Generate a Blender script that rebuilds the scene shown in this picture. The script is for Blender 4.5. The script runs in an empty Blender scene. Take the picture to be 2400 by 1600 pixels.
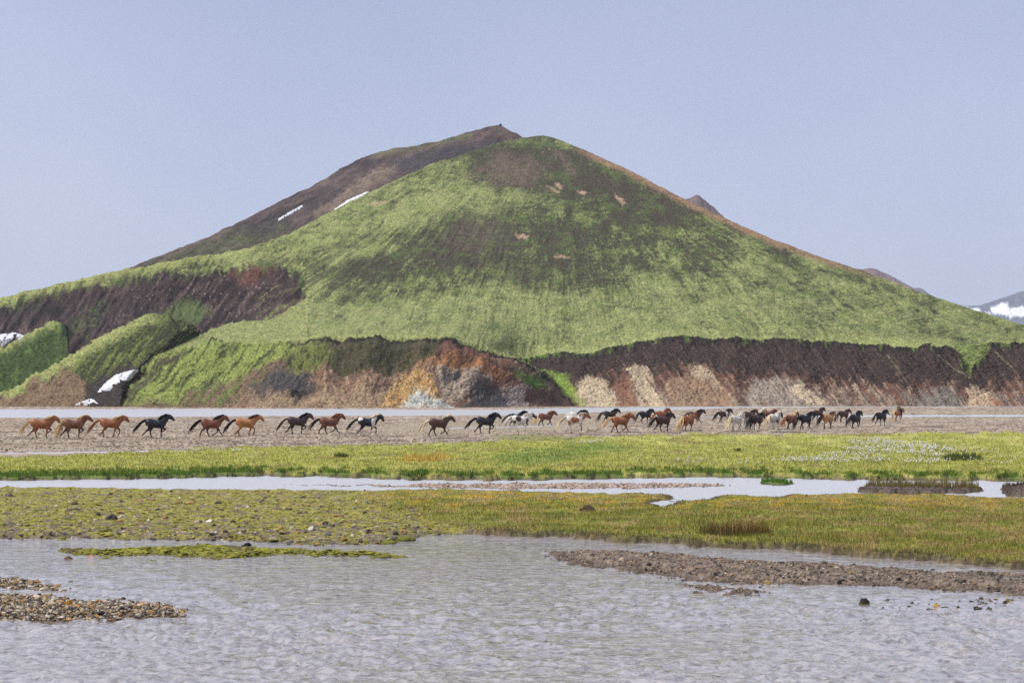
import bpy, bmesh, math, random
import numpy as np
from mathutils import Vector, Matrix

# ------------------------------------------------------------------ camera, sky, sun, exposure
FPX, H, YH = 4667.0, 3.0, 930.0          # focal length in photo pixels, eye height, horizon row (photo is 2400 x 1600)
sc = bpy.context.scene
col = sc.collection
cam_d = bpy.data.cameras.new('camera')
cam_d.sensor_width = 36.0
cam_d.lens = FPX / 2400.0 * 36.0
cam_d.shift_y = (YH - 800.0) / 2400.0
cam_d.clip_start = 0.5
cam_d.clip_end = 40000
cam = bpy.data.objects.new('camera', cam_d)
cam.location = (0, 0, H)
cam.rotation_euler = (math.radians(90), 0, 0)
col.objects.link(cam)
sc.camera = cam

SUN_EL, SUN_AZ = math.radians(55), math.radians(-108)      # azimuth measured from +Y (away from camera), negative = left
world = bpy.data.worlds.new('World')
sc.world = world
world.use_nodes = True
wn, wl = world.node_tree.nodes, world.node_tree.links
wn.clear()
wout = wn.new('ShaderNodeOutputWorld')
bg = wn.new('ShaderNodeBackground')
sky = wn.new('ShaderNodeTexSky')
sky.sky_type = 'NISHITA'
sky.sun_disc = False
sky.sun_elevation = SUN_EL
sky.sun_rotation = SUN_AZ
sky.air_density = 1.0
sky.dust_density = 3.0
sc_n = wn.new('ShaderNodeMix'); sc_n.data_type = 'RGBA'; sc_n.blend_type = 'MULTIPLY'
sc_n.inputs[0].default_value = 1.0
sc_n.inputs[7].default_value = (0.035, 0.035, 0.035, 1)
tc = wn.new('ShaderNodeTexCoord')
sep = wn.new('ShaderNodeSeparateXYZ')
ramp = wn.new('ShaderNodeValToRGB')
nz = wn.new('ShaderNodeTexNoise'); nz.inputs['Scale'].default_value = 3.2; nz.inputs['Detail'].default_value = 4
ov = wn.new('ShaderNodeMix'); ov.data_type = 'RGBA'; ov.inputs[0].default_value = 0.93
cl = wn.new('ShaderNodeMix'); cl.data_type = 'RGBA'; cl.blend_type = 'MULTIPLY'; cl.inputs[0].default_value = 1.0
cr = wn.new('ShaderNodeValToRGB')
wl.new(tc.outputs['Generated'], sep.inputs[0])
wl.new(sep.outputs['Z'], ramp.inputs[0])
wl.new(tc.outputs['Generated'], nz.inputs['Vector'])
wl.new(nz.outputs['Fac'], cr.inputs[0])
cr.color_ramp.elements[0].position = 0.3; cr.color_ramp.elements[0].color = (0.85, 0.875, 0.92, 1)
cr.color_ramp.elements[1].position = 0.7; cr.color_ramp.elements[1].color = (1.08, 1.06, 1.04, 1)
e = ramp.color_ramp.elements
SKY_K = 0.365
def skc(r, g, b): return (r * SKY_K, g * SKY_K, b * SKY_K, 1)
e[0].position = 0.0; e[0].color = skc(0.70, 0.74, 0.90)
e[1].position = 0.20; e[1].color = skc(0.465, 0.525, 0.735)
n_ = e.new(0.09); n_.color = skc(0.58, 0.64, 0.83)
n_ = e.new(1.0); n_.color = skc(0.46, 0.50, 0.66)
wl.new(sky.outputs[0], sc_n.inputs[6])
wl.new(sc_n.outputs[2], ov.inputs[6])
wl.new(ramp.outputs[0], cl.inputs[6])
wl.new(cr.outputs[0], cl.inputs[7])
wl.new(cl.outputs[2], ov.inputs[7])
wl.new(ov.outputs[2], bg.inputs[0])
bg.inputs[1].default_value = 1.0
wl.new(bg.outputs[0], wout.inputs[0])

sun_d = bpy.data.lights.new('sun', 'SUN')
sun_d.energy = 1.5
sun_d.angle = math.radians(40)
sun_d.color = (1.0, 0.965, 0.90)
sun = bpy.data.objects.new('sun', sun_d)
sd = Vector((math.sin(SUN_AZ) * math.cos(SUN_EL), math.cos(SUN_AZ) * math.cos(SUN_EL), math.sin(SUN_EL)))
sun.rotation_euler = sd.to_track_quat('Z', 'Y').to_euler()
sun.location = (0, 0, 400)
col.objects.link(sun)

sc.view_settings.view_transform = 'Standard'
sc.view_settings.look = 'None'
sc.view_settings.gamma = 1.0
sc.view_settings.exposure = 1.5
sc.view_settings.use_curve_mapping = False
sc.cycles.max_bounces = 5
sc.cycles.diffuse_bounces = 3
sc.cycles.glossy_bounces = 3
sc.cycles.transmission_bounces = 3
sc.cycles.volume_bounces = 0
sc.cycles.use_denoising = False
try:
    sc.cycles.denoising_input_passes = 'RGB_ALBEDO_NORMAL'
    sc.cycles.denoising_prefilter = 'ACCURATE'
except Exception:
    pass

# ------------------------------------------------------------------ numeric helpers
rng = np.random.default_rng(7)

def _hash(ix, iy, seed):
    h = (ix.astype(np.uint32) * np.uint32(374761393) + iy.astype(np.uint32) * np.uint32(668265263)
         + np.uint32((seed * 2246822519) & 0xffffffff))
    h = (h ^ (h >> np.uint32(13))) * np.uint32(1274126177)
    h = h ^ (h >> np.uint32(16))
    return (h & np.uint32(0xffffff)).astype(np.float32) / np.float32(0xffffff)

def noise(x, y, seed=0):
    x = np.asarray(x, np.float32); y = np.asarray(y, np.float32)
    fx = np.floor(x); fy = np.floor(y)
    tx = x - fx; ty = y - fy
    ix = fx.astype(np.int64); iy = fy.astype(np.int64)
    tx = tx * tx * tx * (tx * (tx * 6 - 15) + 10); ty = ty * ty * ty * (ty * (ty * 6 - 15) + 10)
    fx0 = x - fx; fy0 = y - fy
    def g(jx, jy):
        t = _hash(ix + jx, iy + jy, seed) * np.float32(6.2831853)
        return np.cos(t) * (fx0 - jx) + np.sin(t) * (fy0 - jy)
    a = g(0, 0); b = g(1, 0); c = g(0, 1); d = g(1, 1)
    return ((a + (b - a) * tx) * (1 - ty) + (c + (d - c) * tx) * ty) * np.float32(2.15)

def fbm(x, y, seed=0, octs=4, gain=0.5):
    s = 0; a = 1.0; t = 0
    for i in range(octs):
        s = s + a * noise(x, y, seed + i * 17); t += a
        x = x * 2.03 + 13.7; y = y * 2.03 - 7.1; a *= gain
    return s / t * 1.5

def sst(e0, e1, v):
    t = np.clip((v - e0) / (e1 - e0), 0, 1)
    return t * t * (3 - 2 * t)

def pl(pts, x):
    p = np.array(pts, float)
    return np.interp(x, p[:, 0], p[:, 1])

def sdf(poly, X, Y):
    """signed distance to a polygon, positive inside"""
    p = np.array(poly, float)
    d = np.full(X.shape, 1e18); inside = np.zeros(X.shape, bool)
    n = len(p)
    for i in range(n):
        ax, ay = p[i]; bx, by = p[(i + 1) % n]
        ex, ey = bx - ax, by - ay
        wx, wy = X - ax, Y - ay
        t = np.clip((wx * ex + wy * ey) / (ex * ex + ey * ey + 1e-12), 0, 1)
        dx, dy = wx - t * ex, wy - t * ey
        d = np.minimum(d, dx * dx + dy * dy)
        if by != ay:
            cond = ((ay > Y) != (by > Y)) & (X < (bx - ax) * (Y - ay) / (by - ay) + ax)
            inside ^= cond
    return np.where(inside, 1, -1) * np.sqrt(d)

def soft(poly, X, Y, blur):
    """soft mask of a polygon: 0 outside, 1 inside"""
    p = np.array(poly, float); m = np.zeros(X.shape)
    b = (X > p[:, 0].min() - 2 * blur) & (X < p[:, 0].max() + 2 * blur) & (Y > p[:, 1].min() - 2 * blur) & (Y < p[:, 1].max() + 2 * blur)
    if b.any():
        m[b] = sst(-blur, blur, sdf(poly, X[b], Y[b]))
    return m

def mixc(c, new, m):
    return c * (1 - m[..., None]) + np.array(new, float) * m[..., None] if np.ndim(new) == 1 else c * (1 - m[..., None]) + new * m[..., None]

def gnd(x, y):
    """photo pixel -> point on the level ground"""
    Y = FPX * H / (np.asarray(y, float) - YH)
    return (np.asarray(x, float) - 1200.0) / FPX * Y, Y

def topx(X, Y):
    return 1200.0 + FPX * X / Y, YH + FPX * H / Y

# ------------------------------------------------------------------ mesh / material helpers
def mesh_from(name, V, F, colors=None, smooth=True):
    V = np.asarray(V, np.float32); F = np.asarray(F, np.int32)
    me = bpy.data.meshes.new(name)
    k = F.shape[1]
    me.vertices.add(len(V)); me.vertices.foreach_set('co', V.ravel())
    me.loops.add(F.size); me.loops.foreach_set('vertex_index', F.ravel())
    me.polygons.add(len(F))
    me.polygons.foreach_set('loop_start', np.arange(0, F.size, k, dtype=np.int32))
    me.polygons.foreach_set('loop_total', np.full(len(F), k, np.int32))
    me.polygons.foreach_set('use_smooth', np.full(len(F), smooth, bool))
    me.update(calc_edges=True)
    if colors is not None:
        set_col(me, colors)
    return me

def set_col(me, colors, name='Col'):
    a = me.attributes.new(name, 'FLOAT_COLOR', 'POINT')
    c = np.ones((len(me.vertices), 4), np.float32); c[:, :3] = np.clip(colors, 0.004, 0.95)
    a.data.foreach_set('color', c.ravel())

def link(name, me, mat=None, parent=None, **props):
    o = bpy.data.objects.new(name, me); col.objects.link(o)
    if mat is not None: me.materials.clear(); me.materials.append(mat)
    if parent is not None: o.parent = parent
    for k, v in props.items(): o[k] = v
    return o

def grid_faces(nr, nc):
    i = np.arange(nr * nc).reshape(nr, nc)
    return np.stack([i[:-1, :-1], i[:-1, 1:], i[1:, 1:], i[1:, :-1]], -1).reshape(-1, 4)

def mat_base(name):
    m = bpy.data.materials.new(name); m.use_nodes = True
    nt = m.node_tree; b = nt.nodes['Principled BSDF']
    return m, nt, b

def mat_terrain(name, scales=((0.5, 0.35), (3.0, 0.3)), bump=0.5, bump_scale=1.0, rough=0.95, spec=0.15, bdist=0.3):
    """vertex colour of the soil/vegetation, broken up by world-space noise, with fine relief"""
    m, nt, b = mat_base(name)
    N, L = nt.nodes, nt.links
    at = N.new('ShaderNodeAttribute'); at.attribute_name = 'Col'
    geo = N.new('ShaderNodeNewGeometry')
    cur = at.outputs['Color']
    for i, (s, amt) in enumerate(scales):
        n = N.new('ShaderNodeTexNoise'); n.inputs['Scale'].default_value = s; n.inputs['Detail'].default_value = 5
        n.inputs['Roughness'].default_value = 0.7
        L.new(geo.outputs['Position'], n.inputs['Vector'])
        r = N.new('ShaderNodeValToRGB')
        r.color_ramp.elements[0].position = 0.32; r.color_ramp.elements[1].position = 0.68
        lo, hi = 1 - amt, 1 + amt
        r.color_ramp.elements[0].color = (lo, lo, lo * 0.98, 1); r.color_ramp.elements[1].color = (hi, hi, hi, 1)
        L.new(n.outputs['Fac'], r.inputs[0])
        mx = N.new('ShaderNodeMix'); mx.data_type = 'RGBA'; mx.blend_type = 'MULTIPLY'; mx.inputs[0].default_value = 1
        L.new(cur, mx.inputs[6]); L.new(r.outputs[0], mx.inputs[7]); cur = mx.outputs[2]
    L.new(cur, b.inputs['Base Color'])
    b.inputs['Roughness'].default_value = rough
    b.inputs['Specular IOR Level'].default_value = spec
    if bump > 0:
        n = N.new('ShaderNodeTexNoise'); n.inputs['Scale'].default_value = bump_scale; n.inputs['Detail'].default_value = 6
        n.inputs['Roughness'].default_value = 0.65
        L.new(geo.outputs['Position'], n.inputs['Vector'])
        bp = N.new('ShaderNodeBump'); bp.inputs['Strength'].default_value = bump; bp.inputs['Distance'].default_value = bdist
        L.new(n.outputs['Fac'], bp.inputs['Height']); L.new(bp.outputs[0], b.inputs['Normal'])
    return m

def mat_vcol(name, rough=0.8, spec=0.2, transl=0.0, sheen=0.0):
    m, nt, b = mat_base(name)
    N, L = nt.nodes, nt.links
    at = N.new('ShaderNodeAttribute'); at.attribute_name = 'Col'
    L.new(at.outputs['Color'], b.inputs['Base Color'])
    b.inputs['Roughness'].default_value = rough; b.inputs['Specular IOR Level'].default_value = spec
    if transl > 0:
        t = N.new('ShaderNodeBsdfTranslucent'); L.new(at.outputs['Color'], t.inputs['Color'])
        mx = N.new('ShaderNodeMixShader'); mx.inputs[0].default_value = transl
        L.new(b.outputs[0], mx.inputs[1]); L.new(t.outputs[0], mx.inputs[2])
        L.new(mx.outputs[0], N['Material Output'].inputs['Surface'])
    return m

def mat_plain(name, c, rough=0.7, spec=0.3, var=0.0, vscale=8.0):
    m, nt, b = mat_base(name)
    b.inputs['Base Color'].default_value = (*c, 1)
    b.inputs['Roughness'].default_value = rough; b.inputs['Specular IOR Level'].default_value = spec
    if var > 0:
        N, L = nt.nodes, nt.links
        tcn = N.new('ShaderNodeTexCoord')
        n = N.new('ShaderNodeTexNoise'); n.inputs['Scale'].default_value = vscale; n.inputs['Detail'].default_value = 4
        L.new(tcn.outputs['Object'], n.inputs['Vector'])
        r = N.new('ShaderNodeValToRGB')
        r.color_ramp.elements[0].position = 0.3; r.color_ramp.elements[1].position = 0.7
        r.color_ramp.elements[0].color = (*[v * (1 - var) for v in c], 1); r.color_ramp.elements[1].color = (*[min(.95, v * (1 + var)) for v in c], 1)
        L.new(n.outputs['Fac'], r.inputs[0]); L.new(r.outputs[0], b.inputs['Base Color'])
    return m

# ------------------------------------------------------------------ the mountain
MAIN_RIDGE = [(-900, 800), (-300, 755), (17, 693), (170, 658), (272, 634), (340, 624), (401, 611), (449, 602), (500, 596), (589, 580), (653, 556), (679, 548),
              (750, 508), (857, 455), (940, 416), (1012, 384), (1095, 359), (1155, 338), (1226, 322), (1274, 318), (1298, 322),
              (1321, 331), (1393, 362), (1482, 402), (1571, 450), (1607, 469), (1690, 507), (1780, 547), (1899, 594), (2020, 634),
              (2143, 679), (2245, 714), (2383, 757), (2600, 815), (2900, 870), (3300, 900)]
LIP_E = [(240, 960), (279, 938), (357, 838), (425, 815), (493, 800), (544, 806), (600, 804), (668, 801), (702, 795), (770, 790), (906, 789), (1042, 792), (1076, 797),
         (1144, 816), (1212, 839), (1263, 870), (1297, 894), (1331, 928), (1350, 950), (1356, 960)]
LIP_F = [(1000, 800), (1093, 801), (1150, 819), (1190, 834), (1212, 840), (1240, 838), (1270, 830), (1299, 825), (1382, 827), (1411, 817), (1446, 808), (1494, 798), (1553, 788), (1641, 790), (1739, 794),
         (1837, 793), (1935, 799), (2008, 802), (2060, 807), (2100, 811), (2150, 813), (2168, 806), (2182, 812), (2193, 818), (2203, 812), (2214, 807),
         (2229, 812), (2250, 826), (2256, 857), (2274, 876), (2279, 853), (2292, 843), (2312, 832), (2320, 806), (2383, 799), (2600, 815), (3300, 905)]
CREST_D2 = [(-900, 900), (-200, 915), (20, 913), (136, 852), (190, 818), (238, 787), (272, 770), (323, 743), (364, 733), (391, 736), (442, 760), (466, 777), (480, 790)]
CREST_D1 = [(-900, 905), (-200, 850), (17, 811), (58, 785), (100, 764), (129, 753), (146, 756), (160, 775)]
EDGE_P = [(300, 890), (357, 836), (430, 803), (493, 773), (544, 755), (600, 752), (639, 749), (680, 722), (714, 699), (730, 690)]
BASE_Y = [(-900, 640), (0, 618), (200, 604), (300, 588), (450, 560), (650, 543), (850, 540), (1050, 552), (1200, 580), (1300, 612), (1352, 636), (1362, 642), (1500, 642), (2400, 640), (3300, 655)]

xs = np.concatenate([np.arange(-800, -20, 12), np.arange(-20, 2420, 2.5), np.arange(2420, 3200, 12)])
NR = 236
tt = np.linspace(0, 1, NR)
nC = len(xs)
ridge = pl(MAIN_RIDGE, xs) + fbm(xs / 40, xs * 0, 3, 4) * 1.6
y0base = pl(BASE_Y, xs) + fbm(xs / 90, xs * 0 + 4, 5, 2) * 1.0
y0base = np.convolve(np.pad(y0base, 15, mode='edge'), np.ones(31) / 31, 'valid')
ybase = YH + FPX * (H + 1.2) / y0base
PX = np.repeat(xs[None, :], NR, 0)
PY = ybase[None, :] + (ridge - ybase)[None, :] * tt[:, None]

wob = fbm(PX / 22, PY / 22, 11, 4)
wob2 = fbm(PX / 60, PY / 60, 21, 4)
lipE = pl(LIP_E, PX) + fbm(PX / 18, PX * 0, 8, 3) * .6
lipF = pl(LIP_F, PX) + fbm(PX / 22, PX * 0 + 9, 9, 4) * 1.1
crD2 = pl(CREST_D2, PX) + fbm(PX / 18, PX * 0 + 2, 14, 3) * 2
crD1 = pl(CREST_D1, PX) + fbm(PX / 18, PX * 0 + 5, 15, 3) * 2
edP = pl(EDGE_P, PX)
inE = (PX > 285) & (PX < 1356) & (PY > lipE)
inEplat = (PX > 330) & (PX < 722) & (PY <= lipE) & (PY > edP)
inF = (PX > 1200) & (PY > lipF) & ~inE
inD2 = (PX < 480) & (PY > crD2) & ~inE & ~inEplat
inD1 = (PX < 158) & (PY > crD1) & ~inD2
inScree = (PX < 720) & (PY < np.where(PX < 480, crD2, edP)) & ~inD1

# distance of every point: closed-form planes of constant slope, blended smoothly across the hill
K = (YH - PY) / FPX
def plane(Y0, slope, k0=None):
    """distance along a face that starts at distance Y0 at the level of the plain and climbs with this slope"""
    k0 = -H / Y0 if k0 is None else k0
    return Y0 * (slope - k0) / np.maximum(slope - K, 0.03)
kk = np.linspace(-.01, .15, 400)
s_prof = 0.47 - 0.20 * sst(.108, .133, kk)
ky = 672 * np.exp(np.concatenate([[0], np.cumsum((kk[1] - kk[0]) / np.maximum(s_prof - kk, .05))[:-1]]))
ky = ky * 672 / np.interp(0.0289, kk, ky)
Y1 = np.interp(K, kk, ky)
ylip = pl([(-900, 600), (600, 602), (800, 606), (1000, 626), (1120, 648), (1212, 674), (1500, 684), (3300, 690)], PX)
side = ((PX - 1285) / 1000.0) ** 2
YM = Y1 + 30 * side - (684 - ylip) * sst(705, 805, PY)
Yb = np.repeat(y0base[None], NR, 0)
YE = plane(Yb, 0.60) + 6 * sst(.5, 0, (PY - lipE) / 60)
YF = plane(np.full(PX.shape, 640.0) + fbm(PX / 120, PX * 0 + 4, 5, 2) * 2.5, 0.80)
YD2 = plane(Yb, 0.55) + 10 * sst(30, 0, PY - crD2)
YD1 = plane(Yb + 26, 0.55) + 8 * sst(30, 0, PY - crD1)
# the open slope starts no nearer than the brow of the bluff below it
lx = np.where(xs < 1205, pl(LIP_E, xs), pl(LIP_F, xs)); lx = np.where(xs > 2150, 806, lx); kl = (YH - lx) / FPX
y1l = np.interp(kl, kk, ky) + 30 * ((xs - 1285) / 1000.0) ** 2 - (684 - ylip[0]) * sst(705, 805, lx)
fl = np.where(xs < 1205, y0base * (0.60 + H / y0base) / (0.60 - kl) + 6, 645 * (0.80 + H / 640) / (0.80 - kl))
dl_ = np.clip(fl - y1l + 1.5, 0, 60) * (xs > 560)
dl_ = np.convolve(np.pad(dl_, 20, mode='edge'), np.ones(41) / 41, 'valid')
YM = YM + dl_[None] * sst(150, 0, lx[None] - PY)
YS = YM + 48 * sst(712, 520, PX)
YD = YM.copy()
YD = np.where(inScree, YS, YD)
YD = np.where(inF, YF, YD)
YD = np.where(inD1, YD1, YD)
YD = np.where(inD2, YD2, YD)
YD = np.where(inE, YE, YD)
# a brow never lies behind the ground it hides
for r in range(1, NR):
    YD[r] = np.maximum(YD[r], YD[r - 1] + 0.02)

def to_world(px, py, Y):
    return np.stack([(px - 1200.0) / FPX * Y, Y, H + (YH - py) / FPX * Y], -1)
P = to_world(PX, PY, YD)
# radial fall line coordinates from the summit
ang = np.arctan2(PX - 1285, PY - 265)
rad = np.hypot(PX - 1285, (PY - 235))
warp = fbm(PX / 90, PY / 90, 31, 3)
fall = fbm(ang * 22 + warp * .45, rad / 230 + 3, 41, 5, 0.6)           # long streaks down the fall line
fall_f = fbm(ang * 75 + warp * .9, rad / 120, 43, 4, 0.65)
terr = fbm(PX / 45, PY / 3.2 + PX * 0.04 * np.sign(PX - 1285), 45, 3, 0.6)    # sheep-walk terracettes
mott = fbm(PX / 14, PY / 5, 47, 4, 0.65)
grit = fbm(PX / 5, PY / 3, 49, 2, 0.8)
diagF = fbm((PX - PY * 0.72) / 6.5, PY / 70 + PX / 300, 51, 4, 0.7)                # streaks of the right bluff lean to the lower right
diagE = fbm((PX + PY * 0.85) / 11, PY / 80, 53, 4, 0.6)                        # grass streaks of the near spur lean to the lower left
facing = fbm(PX / 16, PY / 30, 57, 4, 0.6)
finex = fbm(PX / 8, PY / 8, 58, 3, .7); finey = fbm(PX / 8 + 31, PY / 8, 59, 3, .7)

# relief along the surface normal
P0 = P.copy()
dU = np.gradient(P, axis=1); dV = np.gradient(P, axis=0)
Nn = np.cross(dU, dV); ln = np.linalg.norm(Nn, axis=-1, keepdims=True); Nn = Nn / np.maximum(ln, 1e-9)
Nn = np.where((Nn[..., 2:3] < 0), -Nn, Nn)
open_slope = ~(inE | inF | inD2 | inD1 | inEplat | inScree)
amp = np.where(open_slope, (0.30 * fall + 0.10 * fall_f) * sst(90, 360, rad) + 0.10 * terr + 0.07 * mott + .32 * wob2, 0)
amp = np.where(inScree, 1.0 * fbm((PX + PY * .6) / 18, PY / 60, 61, 4, .6) + 0.4 * mott, amp)
amp = np.where(inF, 0.38 * diagF + 0.3 * mott + .8 * wob2 + 0.2 * grit, amp)
amp = np.where(inE, 0.35 * diagE * (PX < 720) + 0.22 * facing + 0.30 * mott + 0.2 * grit + 1.2 * wob2, amp)
amp = np.where(inD1 | inD2, 0.35 * facing + 0.35 * diagE + 0.35 * mott + 0.2 * grit + .8 * wob2, amp)
amp = np.where(inEplat, 0.25 * mott, amp)
gul_g = np.abs(fbm(ang * 15 + warp * .35, rad / 420 + 7, 131, 4, .55))
amp = amp - np.where(open_slope, 0.4 * sst(.12, .0, gul_g) * sst(-.2, .4, fbm(PX / 70, PY / 40, 133, 3)) * sst(180, 420, rad), 0)
P = P + Nn * (amp * sst(0, 0.05, tt)[:, None] * (1 - 0.6 * sst(0.97, 1.0, tt)[:, None]))[..., None]

# soil and vegetation colours (with lip shade painted on the near spur)
G_LIGHT, G_MID, G_DARK, G_VIVID = (0.268, 0.288, 0.112), (0.165, 0.182, 0.072), (0.060, 0.068, 0.033), (0.12, 0.19, 0.048)
G_YEL = (0.33, 0.345, 0.125)
SOIL_D, SOIL_B, RED, ORANGE = (0.030, 0.022, 0.021), (0.115, 0.068, 0.047), (0.165, 0.068, 0.042), (0.34, 0.165, 0.072)
OCHRE, CREAM, CLAY, GREY, TAN, MAUVE = (0.47, 0.29, 0.115), (0.54, 0.43, 0.29), (0.50, 0.49, 0.43), (0.17, 0.15, 0.135), (0.27, 0.19, 0.115), (0.105, 0.073, 0.066)
C = np.zeros(PX.shape + (3,)); C[:] = G_MID
lip_any = np.where(PX < 1070, lipE, lipF)
up = lip_any - PY
sfade = sst(80, 420, rad) * (.45 + .55 * sst(60, 420, np.abs(PX - 1285))) * (1 - .35 * sst(640, 740, PY))
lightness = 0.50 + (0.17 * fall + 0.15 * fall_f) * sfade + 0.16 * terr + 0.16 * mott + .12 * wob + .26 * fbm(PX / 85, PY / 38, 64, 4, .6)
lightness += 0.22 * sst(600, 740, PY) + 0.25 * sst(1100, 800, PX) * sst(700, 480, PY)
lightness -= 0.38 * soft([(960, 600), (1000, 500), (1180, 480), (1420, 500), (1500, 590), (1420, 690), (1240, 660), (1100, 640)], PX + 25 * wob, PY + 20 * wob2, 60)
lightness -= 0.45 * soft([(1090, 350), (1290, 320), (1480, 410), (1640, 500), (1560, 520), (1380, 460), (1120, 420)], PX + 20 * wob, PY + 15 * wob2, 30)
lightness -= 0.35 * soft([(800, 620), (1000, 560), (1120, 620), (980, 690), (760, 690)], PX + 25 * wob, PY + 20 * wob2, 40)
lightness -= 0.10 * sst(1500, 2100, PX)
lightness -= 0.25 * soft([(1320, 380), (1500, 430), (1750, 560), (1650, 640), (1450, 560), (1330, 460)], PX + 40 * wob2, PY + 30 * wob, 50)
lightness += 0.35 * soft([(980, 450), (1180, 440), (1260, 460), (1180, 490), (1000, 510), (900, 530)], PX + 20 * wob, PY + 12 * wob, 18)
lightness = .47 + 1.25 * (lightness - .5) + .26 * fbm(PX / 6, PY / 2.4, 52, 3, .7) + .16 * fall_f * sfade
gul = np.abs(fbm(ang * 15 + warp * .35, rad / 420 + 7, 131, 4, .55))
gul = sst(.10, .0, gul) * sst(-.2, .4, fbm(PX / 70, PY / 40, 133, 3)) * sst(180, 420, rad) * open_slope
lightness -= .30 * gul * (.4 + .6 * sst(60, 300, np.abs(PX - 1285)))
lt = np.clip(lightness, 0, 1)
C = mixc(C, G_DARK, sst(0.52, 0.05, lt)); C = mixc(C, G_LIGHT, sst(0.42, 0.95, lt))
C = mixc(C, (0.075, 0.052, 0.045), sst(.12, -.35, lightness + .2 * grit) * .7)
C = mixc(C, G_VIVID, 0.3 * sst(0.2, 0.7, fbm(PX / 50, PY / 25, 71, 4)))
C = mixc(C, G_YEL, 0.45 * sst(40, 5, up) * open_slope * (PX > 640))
# bare patches on the open slope
def bare(poly, colr, blur, amt=1.0, wx=12, wy=8):
    global C
    m = soft(poly, PX + wx * wob, PY + wy * wob2, blur)
    m = m * sst(-0.7, 0.5, 0.8 * mott + 0.25 * grit + 0.9 * (m - 0.45))
    C = mixc(C, colr, amt * m)
bare([(1030, 565), (1065, 515), (1130, 500), (1210, 515), (1225, 545), (1180, 585), (1100, 595)], (0.098, 0.076, 0.06), 34, 0.7, 30, 20)
bare([(1080, 600), (1180, 580), (1300, 620), (1330, 660), (1180, 660), (1090, 640)], (0.06, 0.05, 0.035), 45, 0.5, 40, 25)
bare([(1100, 425), (1130, 380), (1200, 362), (1250, 372), (1280, 410), (1270, 432), (1180, 436)], (0.145, 0.104, 0.082), 26, 0.75, 30, 16)
bare([(1290, 350), (1310, 352), (1350, 400), (1345, 415), (1310, 385)], (0.15, 0.11, 0.085), 9, 0.7)
for q in ([(1278, 436), (1300, 441), (1322, 452), (1300, 449)], [(1302, 428), (1320, 434), (1316, 442), (1304, 436)], [(1350, 445), (1378, 452), (1372, 458), (1352, 451)],
          [(1440, 455), (1470, 474), (1462, 478), (1444, 466)], [(1296, 597), (1340, 598), (1344, 604), (1300, 604)], [(1208, 545), (1240, 550), (1236, 560), (1210, 556)],
          [(868, 478), (900, 466), (905, 472), (876, 485)]):
    bare(q, (0.42, 0.29, 0.20), 4, 0.95, 5, 3)
below_ridge = PY - ridge[None, :]
ed = sst(20, 4, below_ridge + 7 * mott) * sst(1325, 1400, PX) * sst(2120, 1900, PX)
C = mixc(C, (0.27, 0.165, 0.105), ed * 0.9)
C = mixc(C, G_DARK, 0.6 * sst(14, 0, below_ridge + 4 * mott) * sst(1000, 1100, PX) * sst(1330, 1290, PX))
# scree hollow on the left
sc_c = np.zeros_like(C); sc_c[:] = (0.052, 0.037, 0.035)
sc_n2 = fbm((PX + PY * .7) / 20, PY / 50, 81, 4, .6)
sc_c = mixc(sc_c, (0.105, 0.07, 0.062), sst(0.0, 0.9, sc_n2)); sc_c = mixc(sc_c, SOIL_D, sst(0.1, -0.8, sc_n2))
sc_c = mixc(sc_c, RED, 0.55 * soft([(540, 640), (590, 615), (640, 610), (630, 650), (580, 665)], PX + 10 * wob, PY + 10 * wob2, 18))
sc_c = mixc(sc_c, (0.34, 0.26, 0.21), 0.8 * sst(0.95, 1.25, grit + 0.35 * sc_n2) * soft([(300, 700), (480, 640), (640, 650), (620, 740), (470, 760), (200, 760)], PX, PY, 40))
top_scree = 10 * mott + pl([(-900, 760), (17, 716), (102, 682), (204, 668), (306, 652), (357, 641), (408, 634), (470, 640), (540, 628), (629, 612), (700, 640), (722, 700)], PX) + 9 * wob + 10 * fbm(PX / 14, PX * 0, 83, 3)
scm = sst(-6, 10, PY - top_scree) * np.where(PX < 480, sst(2, -1, PY - crD2), sst(2, -1, PY - edP)) * (PX < 860)
right_b = pl([(600, 830), (640, 690), (690, 720), (760, 640)], PY)      # ragged right end, running into the grass as streaks
lim_x = pl([(590, 640), (620, 700), (650, 790), (690, 720), (700, 714)], PY)
streak = fbm((PX + PY * 1.5) / 14, PY / 60, 85, 3)
scm = scm * sst(70, -80, PX - lim_x + 100 * streak)
dark_run = soft([(600, 595), (820, 600), (960, 640), (820, 690), (700, 700)], PX + 15 * wob, PY + 12 * wob2, 30)
C = mixc(C, (0.06, 0.055, 0.035), 0.75 * dark_run * sst(-0.1, 0.5, streak + 0.2))
C = C * (1 - scm[..., None]) + sc_c * scm[..., None]
gl = sst(0.15, 0.6, fbm(PX / 22 + 0.3, PY / 40, 87, 3)) * sst(30, 5, PY - top_scree) * (PX < 720) * (PY > top_scree - 8)
C = mixc(C, (0.085, 0.115, 0.04), gl * 0.8)
C = mixc(C, (0.10, 0.135, 0.045), 0.85 * soft([(370, 735), (420, 710), (470, 705), (490, 730), (470, 760), (440, 755)], PX + 8 * wob, PY + 6 * wob2, 10) * (PY < crD2))
C = mixc(C, (0.09, 0.12, 0.04), 0.7 * soft([(195, 720), (250, 705), (240, 750), (200, 790), (150, 780)], PX + 8 * wob, PY + 6 * wob2, 10) * (PY < crD2) * sst(-.2, .4, mott))
C = mixc(C, G_YEL, 0.55 * sst(28, 2, below_ridge + 5 * mott) * (PX < 600))
# near plateau
C = np.where(inEplat[..., None], mixc(np.broadcast_to(np.array(G_YEL) * 0.95, C.shape), G_MID, np.clip(0.35 + 0.5 * mott + .35 * terr, 0, .8)), C)
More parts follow.
